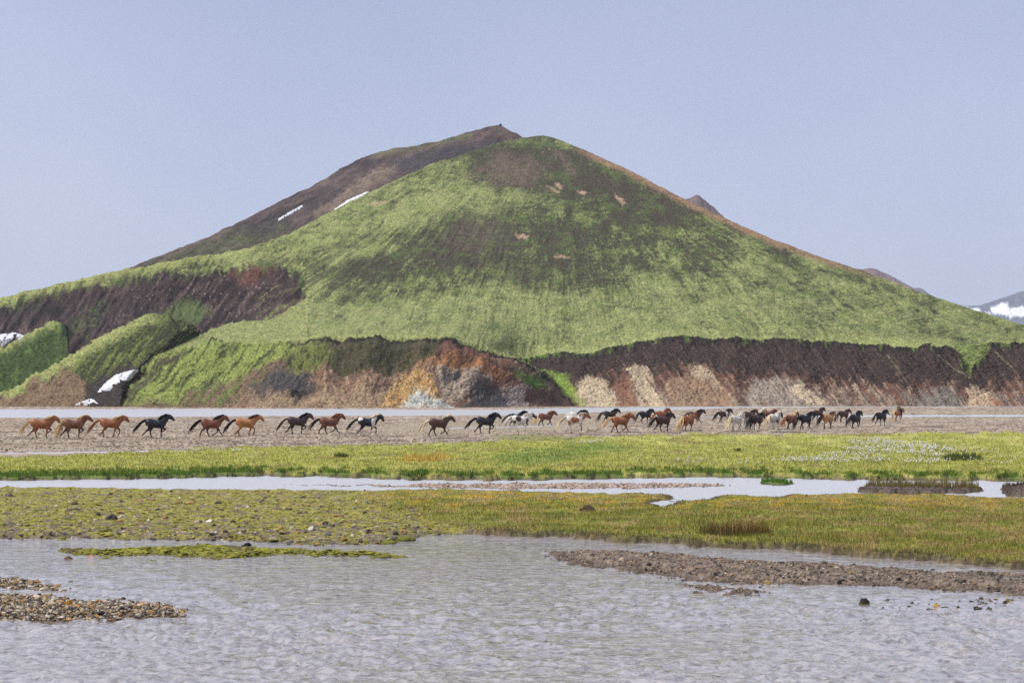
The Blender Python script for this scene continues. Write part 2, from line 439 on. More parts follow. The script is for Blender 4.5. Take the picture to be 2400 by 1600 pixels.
# left hills
d1c = mixc(np.broadcast_to(np.array((0.055, 0.078, 0.027)), C.shape), G_VIVID, sst(0.1, 0.8, facing + 0.5 * mott) * 0.55)
d1c = mixc(d1c, G_YEL, 0.85 * sst(24, 2, PY - crD1 + 10 * mott) * sst(150, 120, PX))
C = np.where(inD1[..., None], d1c, C)
dd2 = PY - crD2
d2c = mixc(np.broadcast_to(np.array((0.045, 0.056, 0.024)), C.shape), (0.16, 0.19, 0.055), sst(-0.1, 0.6, diagE + .4 * mott))
d2c = mixc(d2c, G_YEL, 0.9 * sst(40, 3, dd2 + 18 * mott + 14 * diagE) * sst(395, 330, PX))
d2c = mixc(d2c, (0.042, 0.042, 0.024), 0.8 * soft([(330, 760), (400, 745), (450, 775), (425, 808), (350, 830), (330, 800)], PX + 22 * wob, PY + 16 * wob2, 24) * sst(-.35, .25, mott + facing))
d2c = mixc(d2c, (0.052, 0.042, 0.037), sst(-8, 14, PY - pl([(150, 850), (200, 900), (260, 862), (330, 840), (357, 836)], PX) + 16 * wob + 8 * mott) * (PX > 185))
sand = soft([(-900, 990), (-400, 930), (17, 930), (110, 885), (177, 858), (200, 905), (203, 990)], PX + 14 * wob, PY + 12 * wob2, 9)
d2c = mixc(d2c, mixc(np.broadcast_to(np.array(TAN) * 0.85, C.shape), SOIL_B, np.clip(0.3 + .5 * diagE + .4 * mott, 0, 1)), sand)
C = np.where(inD2[..., None], d2c, C)
# near spur (E)
ec = mixc(np.broadcast_to(np.array((0.20, 0.122, 0.082)), C.shape), (0.31, 0.20, 0.13), sst(-.2, .8, facing + .5 * mott))
def pe(poly, colr, blur, amt=1.0, w=10, nz_=0.5, tex=None):
    global ec
    m = soft(poly, PX + 1.3 * w * wob + 7 * finex, PY + w * wob2 + 6 * finey, blur * 1.5)
    t = mott + .6 * grit if tex is None else tex
    m = np.clip(m * 1.4 - 0.2 + nz_ * (t) * m * 0.8, 0, 1) * (m > 0.01)
    ec = mixc(ec, colr, amt * m)
pe([(600, 960), (570, 900), (600, 865), (690, 860), (740, 890), (730, 960)], (0.11, 0.088, 0.072), 14)
pe([(620, 880), (680, 868), (735, 885), (722, 918), (650, 930), (612, 915)], (0.075, 0.066, 0.064), 8, .9)
pe([(650, 925), (690, 912), (735, 914), (720, 922), (670, 934)], (0.02, 0.018, 0.018), 4, .9, 4)
pe([(560, 960), (600, 925), (720, 930), (900, 900), (960, 880), (900, 960)], (0.34, 0.24, 0.15), 18, 0.8)
pe([(640, 845), (700, 800), (906, 786), (1045, 790), (1030, 832), (965, 866), (905, 884), (830, 878), (770, 856), (710, 870)], (0.062, 0.058, 0.030), 9, .97, 14)
pe([(660, 850), (700, 805), (760, 800), (775, 830), (745, 868), (700, 870)], (0.17, 0.185, 0.052), 26, .8, 14, 2.2, facing)
pe([(900, 880), (980, 800), (1040, 800), (1000, 850), (950, 870)], (0.10, 0.085, 0.042), 14, .7)
pe([(1035, 795), (1085, 800), (1150, 826), (1220, 880), (1340, 955), (1240, 955), (1180, 900), (1080, 850), (1020, 845)], (0.15, 0.072, 0.05), 14, .95)
pe([(980, 860), (1030, 832), (1090, 830), (1150, 850), (1185, 880), (1120, 880), (1040, 868)], ORANGE, 13, .85, 12, 1.0)
pe([(1195, 860), (1250, 870), (1300, 905), (1340, 955), (1300, 955), (1230, 905)], (0.10, 0.068, 0.05), 10, .8)
pe([(890, 960), (920, 905), (955, 878), (1005, 880), (1062, 925), (1050, 960)], OCHRE, 12, .95, 10, .8)
pe([(1010, 880), (1050, 862), (1110, 868), (1140, 890), (1120, 930), (1060, 930), (1030, 905)], (0.40, 0.32, 0.24), 10, .9, 12, 2.0)
pe([(1035, 870), (1075, 868), (1085, 882), (1050, 890)], (0.09, 0.08, 0.075), 6, .8, 8, 1.5)
pe([(932, 962), (962, 915), (980, 906), (1000, 925), (1058, 934), (1066, 962)], CLAY, 7, .97, 8, .5)
pe([(968, 935), (1000, 930), (1010, 945), (975, 948)], (0.22, 0.25, 0.27), 6, .7, 8, 1.5)
pe([(1180, 900), (1225, 905), (1255, 962), (1165, 962), (1175, 930)], (0.42, 0.36, 0.30), 10, .85, 12, 1.8)
pe([(1105, 905), (1112, 888), (1122, 886), (1150, 900), (1165, 892), (1182, 890), (1180, 925), (1200, 962), (1095, 962)], (0.062, 0.052, 0.052), 6, .95, 9)
pe([(1120, 930), (1190, 925), (1200, 962), (1080, 962)], (0.13, 0.115, 0.11), 10, .7, 8, 1)
pe([(1195, 872), (1215, 868), (1250, 896), (1235, 902)], (0.14, 0.19, 0.05), 6, .8, 6)
pe([(1230, 886), (1260, 888), (1290, 915), (1240, 902)], (0.10, 0.21, 0.035), 5, .8, 6)
# grassed left flank of the spur
flank = soft([(262, 990), (262, 950), (357, 830), (493, 760), (640, 780), (705, 798), (680, 830), (615, 858), (540, 890), (450, 930), (370, 962), (330, 990)], PX + 8 * wob, PY + 8 * wob2, 8)
fl_c = mixc(np.broadcast_to(np.array((0.235, 0.275, 0.075)), C.shape), (0.06, 0.07, 0.028), sst(-0.1, 0.75, diagE + 0.25 * mott + 0.12))
fl_c = mixc(fl_c, (0.15, 0.10, 0.07), sst(30, 4, pl([(262, 962), (600, 962)], PX) - PY + 12 * diagE) * 0.9)
fl_c = mixc(fl_c, (0.06, 0.045, 0.04), 0.8 * soft([(270, 950), (330, 880), (420, 820), (440, 822), (350, 890), (285, 945)], PX + 6 * wob, PY + 5 * wob, 6))
under = soft([(300, 990), (430, 910), (560, 862), (640, 835), (660, 850), (590, 900), (500, 990)], PX + 8 * wob, PY + 8 * wob2, 12)
ec = mixc(ec, mixc(np.broadcast_to(np.array((0.185, 0.122, 0.085)), C.shape), (0.15, 0.165, 0.055), sst(.0, .5, diagE + .3 * mott)), under)
ec = ec * (1 - flank[..., None]) + fl_c * flank[..., None]
ec = mixc(ec, (0.020, 0.016, 0.013), 0.95 * sst(15, 8, PY - lipE + 4 * mott) * sst(668, 720, PX))  # shade below the overhanging lip, painted as a dark band
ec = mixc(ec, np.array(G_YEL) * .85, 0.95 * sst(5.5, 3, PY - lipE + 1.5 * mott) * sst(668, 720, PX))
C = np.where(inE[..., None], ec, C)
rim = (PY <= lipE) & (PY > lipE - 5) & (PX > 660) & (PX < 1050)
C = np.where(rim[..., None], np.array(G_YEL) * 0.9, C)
# right bluff (F)
v = (PY - lipF) / np.maximum(953 - lipF, 20)
fc = mixc(np.broadcast_to(np.array((0.046, 0.032, 0.027)), C.shape), (0.088, 0.060, 0.048), sst(-.4, 1.0, diagF + .5 * mott + .3 * grit))
redm = sst(0.42, 0.62, v + 0.12 * wob + 0.10 * diagF - 0.12 * sst(1700, 2100, PX) + 0.08 * sst(1600, 1350, PX))
fc = mixc(fc, mixc(np.broadcast_to(np.array((0.135, 0.072, 0.052)), C.shape), (0.20, 0.105, 0.075), sst(0, .8, diagF)), redm)
lowm = sst(0.68, 0.84, v + 0.12 * wob + 0.12 * diagF)
fc = mixc(fc, mixc(np.broadcast_to(np.array((0.165, 0.128, 0.105)), C.shape), (0.33, 0.245, 0.18), sst(-.3, .7, diagF + .3 * mott)), lowm * .9)
dF2 = fbm((PX - PY * 0.72) / 17, PY / 90 + PX / 260, 55, 4, .6)
fc = mixc(fc, (0.43, 0.33, 0.23), .8 * sst(.30, .75, dF2 + .25 * diagF) * sst(.55, .72, v + .15 * wob + .12 * diagF))
fc = mixc(fc, (0.22, 0.095, 0.055), .7 * sst(-.30, -.75, dF2 + .25 * diagF) * sst(.5, .68, v + .12 * wob))
def pf(poly, colr, blur, amt=1.0, w=8, nz_=1.2):
    global fc
    m = soft(poly, PX + w * wob + 6 * finex, PY + w * wob2 + 6 * finey, blur * 1.4)
    m = np.clip(m * 1.5 - 0.25 + nz_ * diagF * m, 0, 1)
    fc = mixc(fc, colr, amt * m)
pf([(1352, 962), (1350, 895), (1372, 880), (1398, 882), (1432, 908), (1460, 962)], CREAM, 7, .95, 6, .5)
pf([(1455, 962), (1440, 910), (1455, 890), (1480, 895), (1500, 962)], (0.26, 0.13, 0.08), 8, .9)
pf([(1466, 868), (1490, 860), (1512, 868), (1545, 915), (1570, 962), (1505, 962), (1490, 905)], CREAM, 8, .9, 8, 1.0)
pf([(1570, 962), (1560, 905), (1620, 858), (1650, 862), (1710, 925), (1730, 962)], (0.33, 0.215, 0.135), 14, .85, 10, 1.2)
pf([(1622, 860), (1640, 856), (1690, 905), (1680, 915), (1640, 885)], (0.45, 0.35, 0.24), 6, .85)
pf([(1740, 962), (1755, 900), (1780, 880), (1830, 878), (1880, 905), (1935, 962)], (0.33, 0.28, 0.225), 12, .85, 10, 1.6)
pf([(1850, 905), (1880, 905), (1940, 950), (1930, 962), (1890, 950)], CREAM, 7, .9, 6, 1.2)
pf([(2265, 962), (2270, 910), (2285, 902), (2320, 920), (2370, 962)], (0.50, 0.37, 0.25), 8, .95, 6, 1.0)
pf([(2330, 962), (2320, 935), (2380, 950), (2420, 962)], (0.36, 0.16, 0.09), 8, .8)
pf([(2150, 962), (2160, 915), (2230, 912), (2260, 962)], (0.20, 0.19, 0.17), 14, .7)
pf([(1060, 962), (1200, 820), (1300, 818), (1395, 835), (1370, 872), (1345, 900), (1352, 962)], (0.05, 0.036, 0.032), 10, .7, 6, .5)
pf([(1265, 880), (1330, 876), (1345, 900), (1352, 940), (1320, 920)], (0.22, 0.30, 0.06), 8, .95, 6, .3)
pf([(1340, 905), (1362, 935), (1385, 962), (1350, 962)], (0.26, 0.31, 0.06), 5, .7, 4, 1.5)
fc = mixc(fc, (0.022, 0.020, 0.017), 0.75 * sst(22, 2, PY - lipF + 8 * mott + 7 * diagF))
fringe = sst(16, 2, PY - lipF + 14 * fbm(PX / 9, PY / 20, 91, 3) + 6) * sst(1500, 1250, PX)
fc = mixc(fc, (0.12, 0.19, 0.04), 0.9 * fringe)
gr = sst(14, 4, PY - lipF + 10 * fbm(PX / 7, PY / 30, 93, 3)) * sst(.25, .6, fbm(PX / 30, PX * 0, 95, 2) + .3 * sst(2050, 2300, PX))
fc = mixc(fc, (0.12, 0.165, 0.045), 0.8 * gr)
for a, b in (((2198, 835), (2273, 885)), ((2080, 832), (2125, 895)), ((2320, 815), (2372, 858))):
    dl = -sdf([a, b, (b[0] + .6, b[1] - .6), (a[0] + .6, a[1] - .6)], PX, PY)
    fc = mixc(fc, (0.22, 0.20, 0.12), 0.75 * sst(1.8, 0.4, np.abs(dl)))
C = np.where(inF[..., None], fc, C)
vg = soft([(2229, 812), (2250, 824), (2254, 857), (2274, 880), (2277, 853), (2292, 843), (2313, 831), (2322, 806), (2290, 806)], PX + 3 * wob, PY + 3 * wob, 3)
C = mixc(C, mixc(np.broadcast_to(np.array((0.20, 0.25, 0.07)), C.shape), G_DARK, sst(0, .5, mott)), vg)
yb = soft([(1980, 806), (2050, 790), (2110, 794), (2155, 812), (2080, 812)], PX, PY, 6) * (PY < lipF)
C = mixc(C, G_YEL, yb * .7)
# loose stones and tufts
C = C * (1 + 0.22 * grit[..., None] + 0.10 * rng.standard_normal(PX.shape)[..., None])

# rows that carry the hill on over its back
back = []
for dy_, dz_ in ((8, -1.5), (30, -9), (90, -38), (170, -90)):
    B = P[-1].copy(); B[:, 1] += dy_; B[:, 0] *= (1 + dy_ / 1400); B[:, 2] = np.maximum(B[:, 2] + dz_ * np.clip(B[:, 2] / 110, .3, 1.2), -2); back.append(B)
PV = np.concatenate([P, np.stack(back)], 0)
CV = np.concatenate([C, np.repeat(C[-1:], len(back), 0)], 0)
M_TERR = mat_terrain('hill_soil_and_grass', ((0.35, 0.22), (1.6, 0.55)), 0.75, 1.4, bdist=0.9)
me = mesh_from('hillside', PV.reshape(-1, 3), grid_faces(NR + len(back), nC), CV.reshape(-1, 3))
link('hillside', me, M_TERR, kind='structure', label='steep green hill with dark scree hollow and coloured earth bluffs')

def surf(px, py, grid_p, colx, rowy):
    """point on a hill sheet seen at a photo pixel: interpolate the sheet's own points"""
    ci = np.clip(np.searchsorted(colx, px) - 1, 0, len(colx) - 2)
    out = np.zeros(px.shape + (3,)); 
    fx = np.clip((px - colx[ci]) / (colx[ci + 1] - colx[ci]), 0, 1)
    for k, w in ((0, 1 - fx), (1, fx)):
        c = ci + k
        top, bot = rowy[-1, c], rowy[0, c]
        r = np.clip((py - bot) / (top - bot) * (rowy.shape[0] - 1), 0, rowy.shape[0] - 1.001)
        ri = r.astype(int); fr = r - ri
        out += w[..., None] * (grid_p[ri, c] * (1 - fr[..., None]) + grid_p[ri + 1, c] * fr[..., None])
    return out

# ------------------------------------------------------------------ dark mountain behind
BACK_RIDGE = [(60, 745), (200, 668), (296, 629), (371, 600), (440, 573), (500, 549), (560, 520), (649, 475), (726, 440), (768, 413), (833, 377), (893, 354),
              (929, 346), (976, 342), (1036, 328), (1095, 310), (1131, 300), (1160, 295), (1172, 294), (1190, 303), (1226, 321), (1300, 352), (1420, 405), (1560, 470), (1700, 560), (1900, 690)]
bx = np.arange(60, 1900, 4.6)
nB = 115
bt = np.linspace(0, 1, nB)
bridge = pl(BACK_RIDGE, bx) + fbm(bx / 30, bx * 0, 101, 4) * 1.5
bbase = pl([(60, 760), (400, 700), (700, 640), (1000, 480), (1226, 420), (1900, 720)], bx)
bbase = np.maximum(bbase, bridge + 30)
BX = np.repeat(bx[None], nB, 0); BY = bbase[None] + (bridge - bbase)[None] * bt[:, None]
bY = np.zeros(BX.shape); bY[0] = 985
for r in range(1, nB):
    k = (YH - BY[r]) / FPX; s = 0.5 - 0.22 * sst(0.85, 1, bt[r])
    bY[r] = bY[r - 1] + bY[r - 1] * ((BY[r - 1] - BY[r]) / FPX) / np.maximum(s - k, 0.05)
BP = to_world(BX, BY, bY)
bd = fbm((BX + BY * 1.6) / 26, (BY - BX * .5) / 70, 111, 5, .6); bm = fbm(BX / 14, BY / 8, 113, 4, .6); bw = fbm(BX / 40, BY / 30, 115, 4)
BP0 = BP.copy()
BP[..., 2] += (1.6 * bd + 0.8 * bm) * (1 - bt[:, None] * .7)
BC = np.zeros(BX.shape + (3,)); BC[:] = (0.088, 0.064, 0.060)
BC = mixc(BC, (0.045, 0.036, 0.038), sst(-.1, .8, bd)); BC = mixc(BC, (0.15, 0.107, 0.09), sst(0, -.9, bd) * .8)
def pb(poly, colr, blur, amt, w=14):
    global BC
    m = soft(poly, BX + w * bw, BY + w * .7 * bm, blur); BC = mixc(BC, colr, amt * np.clip(m * (1 + .6 * bm), 0, 1))
pb([(735, 500), (800, 450), (880, 400), (930, 375), (945, 395), (880, 440), (800, 490), (745, 515)], (0.19, 0.142, 0.11), 10, .85)
pb([(900, 385), (960, 365), (1060, 345), (1150, 330), (1180, 345), (1060, 375), (960, 405)], (0.055, 0.05, 0.058), 12, .8)
pb([(860, 365), (930, 345), (1040, 325), (1110, 308), (1100, 325), (1000, 345), (900, 365)], (0.12, 0.125, 0.062), 8, .75)
pb([(1100, 310), (1170, 292), (1230, 320), (1160, 325)], (0.10, 0.072, 0.062), 8, .7)
pb([(290, 640), (420, 590), (560, 540), (680, 530), (600, 580), (480, 600)], (0.085, 0.095, 0.045), 22, .75)
pb([(560, 540), (640, 500), (690, 500), (650, 540), (590, 560)], (0.05, 0.042, 0.042), 16, .7)
pb([(740, 455), (800, 425), (830, 430), (780, 465), (720, 490)], (0.05, 0.043, 0.045), 10, .7)
BC = BC * (1 + 0.3 * bm[..., None] * .6 + 0.12 * rng.standard_normal(BX.shape)[..., None])
backs = []
for dy_, dz_ in ((10, -2), (60, -22), (200, -90), (330, -170)):
    B = BP[-1].copy(); B[:, 1] += dy_; B[:, 2] = np.maximum(B[:, 2] + dz_, -2); backs.append(B)
front0 = BP[0].copy(); front0[:, 1] -= 15; front0[:, 2] -= 30
BPV = np.concatenate([front0[None], BP, np.stack(backs)], 0)
BCV = np.concatenate([BC[:1], BC, np.repeat(BC[-1:], len(backs), 0)], 0)
M_ROCK = mat_terrain('dark_mountain_scree', ((0.2, 0.25), (1.0, 0.35)), 0.9, 0.6, bdist=1.2)
link('back_mountain', mesh_from('back_mountain', BPV.reshape(-1, 3), grid_faces(nB + 1 + len(backs), len(bx)), BCV.reshape(-1, 3)), M_ROCK,
     kind='structure', label='dark brown mountain rising behind the green hill')

# snow patches lying on the hills
def mat_snow():
    m, nt, b = mat_base('old_snow')
    b.inputs['Base Color'].default_value = (0.66, 0.68, 0.73, 1); b.inputs['Roughness'].default_value = 0.7
    b.inputs['Subsurface Weight'].default_value = 0.0
    N, L = nt.nodes, nt.links
    g = N.new('ShaderNodeNewGeometry'); n = N.new('ShaderNodeTexNoise'); n.inputs['Scale'].default_value = 0.6; n.inputs['Detail'].default_value = 5
    L.new(g.outputs['Position'], n.inputs['Vector'])
    r = N.new('ShaderNodeValToRGB'); r.color_ramp.elements[0].position = .3; r.color_ramp.elements[1].position = .65
    r.color_ramp.elements[0].color = (0.40, 0.39, 0.39, 1); r.color_ramp.elements[1].color = (0.70, 0.715, 0.76, 1)
    L.new(n.outputs['Fac'], r.inputs[0]); L.new(r.outputs[0], b.inputs['Base Color'])
    bp = N.new('ShaderNodeBump'); bp.inputs['Strength'].default_value = .4; bp.inputs['Distance'].default_value = .3
    L.new(n.outputs['Fac'], bp.inputs['Height']); L.new(bp.outputs[0], b.inputs['Normal'])
    return m
M_SNOW = mat_snow()
def snow(poly, label, sheet, thick=0.5, step=1.5):
    gp, cx, ry = sheet
    p = np.array(poly, float)
    gx = np.arange(p[:, 0].min() - 3, p[:, 0].max() + 4, step); gy = np.arange(p[:, 1].min() - 3, p[:, 1].max() + 4, step * .8)
    X, Yy = np.meshgrid(gx, gy)
    d = sdf(poly, X + .7 * fbm(X / 6, Yy / 6, 121, 3), Yy + .6 * fbm(X / 6, Yy / 6, 123, 3))
    V = surf(X, Yy, gp, cx, ry)
    off = sst(-1.5, 5, d) * 2.2 * thick + 0.10 * fbm(X / 4, Yy / 4, 125, 2) - .1
    # lay the snow along the slope: out towards the open side and up
    V[..., 2] += off * 0.75; V[..., 1] -= off * 0.75
    F = grid_faces(*X.shape); keep = (d.ravel()[F] > -0.8).all(1)
    F = F[keep]
    used, inv = np.unique(F, return_inverse=True)
    top = V.reshape(-1, 3)[used]; F = inv.reshape(F.shape)
    # closed underside
    bot = top.copy(); bot[:, 2] -= 0.5; bot[:, 1] += 0.5
    edges = {}
    for f in F:
        for i in range(4):
            k = (int(f[i]), int(f[(i + 1) % 4])); edges[k] = 1
    side = [(b_, a_, a_ + len(top), b_ + len(top)) for (a_, b_) in edges if (b_, a_) not in edges]
    Fall = np.concatenate([F, F[:, ::-1] + len(top), np.array(side, int)], 0)
    me = mesh_from('snow_patch', np.concatenate([top, bot]), Fall)
    link('snow_patch', me, M_SNOW, label=label, category='snow patch', group='snow patches left on the slopes')
HS = (P0, xs, PY); BS = (BP0, bx, BY)
snow([(223, 926), (245, 899), (272, 879), (306, 869), (326, 866), (306, 889), (289, 899), (258, 916), (236, 927)], 'large white snow tongue in the dark ravine between the left green hills', HS)
snow([(174, 948), (201, 937), (220, 932), (232, 947), (230, 950), (195, 950)], 'small snow remnant at the very foot of the ravine by the river', HS, .35)
snow([(-60, 790), (17, 781), (34, 778), (59, 786), (40, 800), (17, 808), (-60, 840)], 'snow patch at the left picture edge behind the leftmost green hill', HS, .2)
snow([(778, 494), (815, 469), (857, 450), (866, 450), (833, 471), (798, 491)], 'longer slanting snow streak on the dark mountain where it meets the green slope', BS, .5)
snow([(645, 517), (679, 496), (708, 480), (712, 484), (685, 501), (655, 517)], 'thin snow streak higher left on the dark brown mountain flank', BS, .4)

# ------------------------------------------------------------------ far peaks
M_FAR = mat_terrain('far_mountain_rock', ((0.02, 0.2), (0.1, 0.2)), 0.5, 0.05, bdist=4)
def far_hill(name, label, pts, Yr, colr, snowpolys=(), depth=500, seed=200, rough=1.0):
    x0, x1 = pts[0][0], pts[-1][0]
    cx = np.arange(x0, x1, 3.0)
    ry = pl(pts, cx) + fbm(cx / 14, cx * 0, seed, 4) * rough
    zr = H + (YH - ry) / FPX * Yr
    n = 45
    s = np.concatenate([np.linspace(0, 1, n), [1.08, 1.3, 1.9]])
    V = []; Cc = []
    for j, q in enumerate(s):
        Yq = Yr - depth * (1 - q)
        z = zr * (q if q <= 1 else max(0.0, 1 - (q - 1) * 1.1)) - (2 if q == 0 else 0)
        X = (cx - 1200) / FPX * Yr
        z = z + fbm(X / 60 + 5, np.full_like(X, Yq / 90), seed + 3, 4) * zr * 0.03 * (1 - abs(1 - min(q, 1.0)) ** 2) * (0 if q == 1 else 1)
        V.append(np.stack([X, np.full_like(X, Yq), z], -1))
        px = 1200 + FPX * X / Yq; py = YH - FPX * (z - H) / Yq
        c = np.tile(np.array(colr, float), (len(X), 1))
        c = c * (1 + 0.25 * fbm(px / 10, py / 10, seed + 7, 3))[:, None]
        for sp in snowpolys:
            m = soft(sp, px + 1.5 * fbm(px / 6, py / 6, seed + 9, 3), py + 1.2 * fbm(px / 5, py / 5, seed + 11, 3), 0.8)
            c = mixc(c, (0.80, 0.81, 0.84), m)
        Cc.append(c)
    V = np.stack(V); Cc = np.stack(Cc)
    link(name, mesh_from(name, V.reshape(-1, 3), grid_faces(len(s), len(cx)), Cc.reshape(-1, 3)), M_FAR, kind='structure', label=label)
far_hill('far_peak', 'small rocky peak showing over the right shoulder of the hill',
         [(1440, 560), (1560, 500), (1607, 467), (1625, 460), (1633, 457), (1641, 459), (1655, 472), (1673, 486), (1690, 503), (1760, 560), (1860, 640)], 2800, (0.15, 0.105, 0.10), (), 520, 210, 2.0)
far_hill('far_ridge', 'hazy pinkish ridge showing above the right end of the hill',
         [(1880, 720), (1960, 645), (2015, 631), (2046, 628), (2055, 631), (2092, 648), (2143, 676), (2184, 697), (2260, 740), (2330, 780)], 5000, (0.20, 0.13, 0.125), (), 700, 230, 0.8)
far_hill('far_knoll', 'pale blue hazy knoll beyond the pinkish ridge',
         [(2060, 730), (2120, 684), (2142, 675), (2155, 674), (2166, 679), (2176, 688), (2204, 702), (2240, 715), (2320, 745), (2380, 780)], 7400, (0.12, 0.12, 0.14), (), 900, 250, 0.8)
far_hill('snowy_mountain', 'distant blue mountain with large snow fields at the right edge',
         [(2080, 770), (2180, 708), (2212, 705), (2230, 712), (2273, 717), (2298, 715), (2337, 702), (2384, 686), (2460, 660), (2560, 690), (2700, 680), (2900, 740), (3200, 800)], 9200, (0.11, 0.115, 0.145),
         ([(2190, 716), (2240, 718), (2294, 723), (2300, 731), (2328, 735), (2316, 738), (2300, 748), (2240, 745)],
          [(2319, 723), (2337, 718), (2350, 710), (2357, 706), (2362, 714), (2367, 723), (2390, 720), (2440, 712), (2440, 744), (2384, 741), (2369, 743), (2351, 737), (2328, 735)],
          [(2480, 690), (2540, 700), (2600, 730), (2500, 740)]), 1100, 270, 0.7)

# ------------------------------------------------------------------ river flats: one sheet of ground, rivers cut into it
W_NEAR = [(-3200, 1262), (18, 1263), (153, 1260), (306, 1263), (510, 1265), (638, 1270), (714, 1275), (867, 1276), (930, 1270), (969, 1260), (1020, 1251), (1122, 1251), (1200, 1255), (1330, 1259), (1404, 1263),
          (1419, 1270), (1500, 1270), (1598, 1273), (1623, 1281), (1812, 1286), (1914, 1293), (1991, 1303), (2169, 1312), (2246, 1321), (2382, 1331), (5600, 1380)]
W_NEAR_POLY = W_NEAR + [(5600, 1900), (-3200, 1900)]
W_MID = [(-3200, 1126), (18, 1125), (357, 1122), (423, 1120), (587, 1115), (765, 1117), (969, 1124), (1200, 1126), (1400, 1122), (1557, 1119), (1659, 1117), (1812, 1120), (2016, 1125), (2382, 1127), (5600, 1128),
         (5600, 1168), (2382, 1166), (2322, 1166), (2220, 1160), (2067, 1159), (1900, 1159), (1863, 1158), (1812, 1166), (1725, 1161), (1674, 1163), (1659, 1171), (1577, 1177), (1557, 1189), (1526, 1178), (1588, 1171),
         (1567, 1159), (1404, 1156), (1200, 1150), (1046, 1148), (867, 1149), (689, 1148), (459, 1146), (255, 1143), (18, 1142), (-3200, 1140)]
W_FAR = [(-3200, 958.4), (18, 958.6), (600, 957.4), (1150, 959.5), (1240, 957.5), (1330, 955.6), (1600, 952.9), (2000, 952.0), (5600, 951.5), (5600, 952.6), (2000, 953.4), (1720, 955.5), (1600, 960),
         (1500, 963), (1400, 966), (1240, 973), (900, 974.5), (600, 975), (100, 979), (-3200, 982)]
W_STREAM = [(1350, 975.2), (1640, 974.6), (1880, 974.0), (1950, 972.2), (2382, 972), (5600, 972), (5600, 977), (2382, 977), (2000, 977.2), (1880, 976.5), (1640, 976.2)]
W_THIN = [(1050, 1002.5), (1200, 998), (1340, 995), (1345, 997), (1200, 1001.5), (1060, 1005)]
W_POOL = [(-3200, 1063), (18, 1060), (306, 1056.5), (510, 1054), (505, 1056.5), (306, 1061), (18, 1065), (-3200, 1070)]
W_BIT = [(1255, 1031), (1330, 1030), (1335, 1032.5), (1262, 1033)]
ISLES = {
    'moss': [(128, 1290), (150, 1285), (189, 1284), (255, 1288), (332, 1284), (510, 1279), (587, 1281), (663, 1286), (765, 1289), (918, 1295), (972, 1305), (944, 1308), (867, 1303), (663, 1300), (561, 1307), (510, 1308), (357, 1299), (255, 1303), (179, 1299)],
    'gravel_r': [(1283, 1292), (1368, 1289), (1557, 1295), (1659, 1305), (1761, 1314), (1914, 1321), (2016, 1326), (2144, 1333), (2220, 1341), (2382, 1358), (5600, 1420), (5600, 1460), (2382, 1390), (2271, 1382), (2169, 1379), (2067, 1370), (1914, 1369), (1761, 1369), (1634, 1361), (1557, 1348), (1480, 1338), (1419, 1330), (1368, 1325), (1302, 1307)],
    'gravel_r2': [(1600, 1367), (1690, 1371), (1790, 1384), (1772, 1390), (1650, 1384)],
    'gravel_r3': [(2195, 1336), (2382, 1341), (5600, 1372), (5600, 1392), (2382, 1353), (2280, 1348)],
    'gravel_l1': [(-3200, 1330), (18, 1354), (77, 1359), (148, 1377), (138, 1382), (18, 1377), (-3200, 1366)],
    'gravel_l2': [(-3200, 1390), (18, 1391), (128, 1397), (219, 1410), (281, 1402), (316, 1412), (388, 1415), (436, 1431), (434, 1437), (332, 1446), (204, 1451), (18, 1451), (-3200, 1456)],
    'mid_gravel': [(640, 1135), (900, 1136), (1120, 1133), (1330, 1132), (1500, 1132), (1650, 1133), (1724, 1135), (1650, 1141), (1500, 1144), (1200, 1146), (1000, 1142), (800, 1138)],
    'tuft': [(1779, 1131), (1800, 1127), (1850, 1130), (1866, 1134), (1830, 1136), (1785, 1135)],
    'mud': [(2009, 1149), (2030, 1144), (2295, 1147), (2310, 1151), (2220, 1157), (2060, 1156), (2012, 1153)],
    'mud_r': [(2345, 1146), (2420, 1143), (5600, 1146), (5600, 1164), (2420, 1166), (2360, 1163)],
}
def W(poly):  # photo pixels -> metres on the ground
    return [tuple(map(float, gnd(a, b))) for a, b in poly]
def wsd(poly, X, Y, lim=3.0):
    """signed distance in metres, positive inside, clipped; cheap outside the bounding box"""
    p = np.array(W(poly)); out = np.full(X.shape, -lim)
    b = (X > p[:, 0].min() - lim) & (X < p[:, 0].max() + lim) & (Y > p[:, 1].min() - lim) & (Y < p[:, 1].max() + lim)
    if b.any(): out[b] = np.clip(sdf(p, X[b], Y[b]), -lim, lim)
    return out
MEADOW_TOP = [(-900, 1080), (18, 1076), (153, 1071), (306, 1061), (510, 1054), (816, 1046), (1000, 1041), (1122, 1038), (1200, 1034), (1327, 1030), (1506, 1020), (1710, 1018), (1965, 1020), (2169, 1015), (2382, 1014), (3200, 1012)]

def near_row(x):
    return pl([(-900, 1134), (18, 1135), (450, 1139), (800, 1146), (3200, 1146)], x)

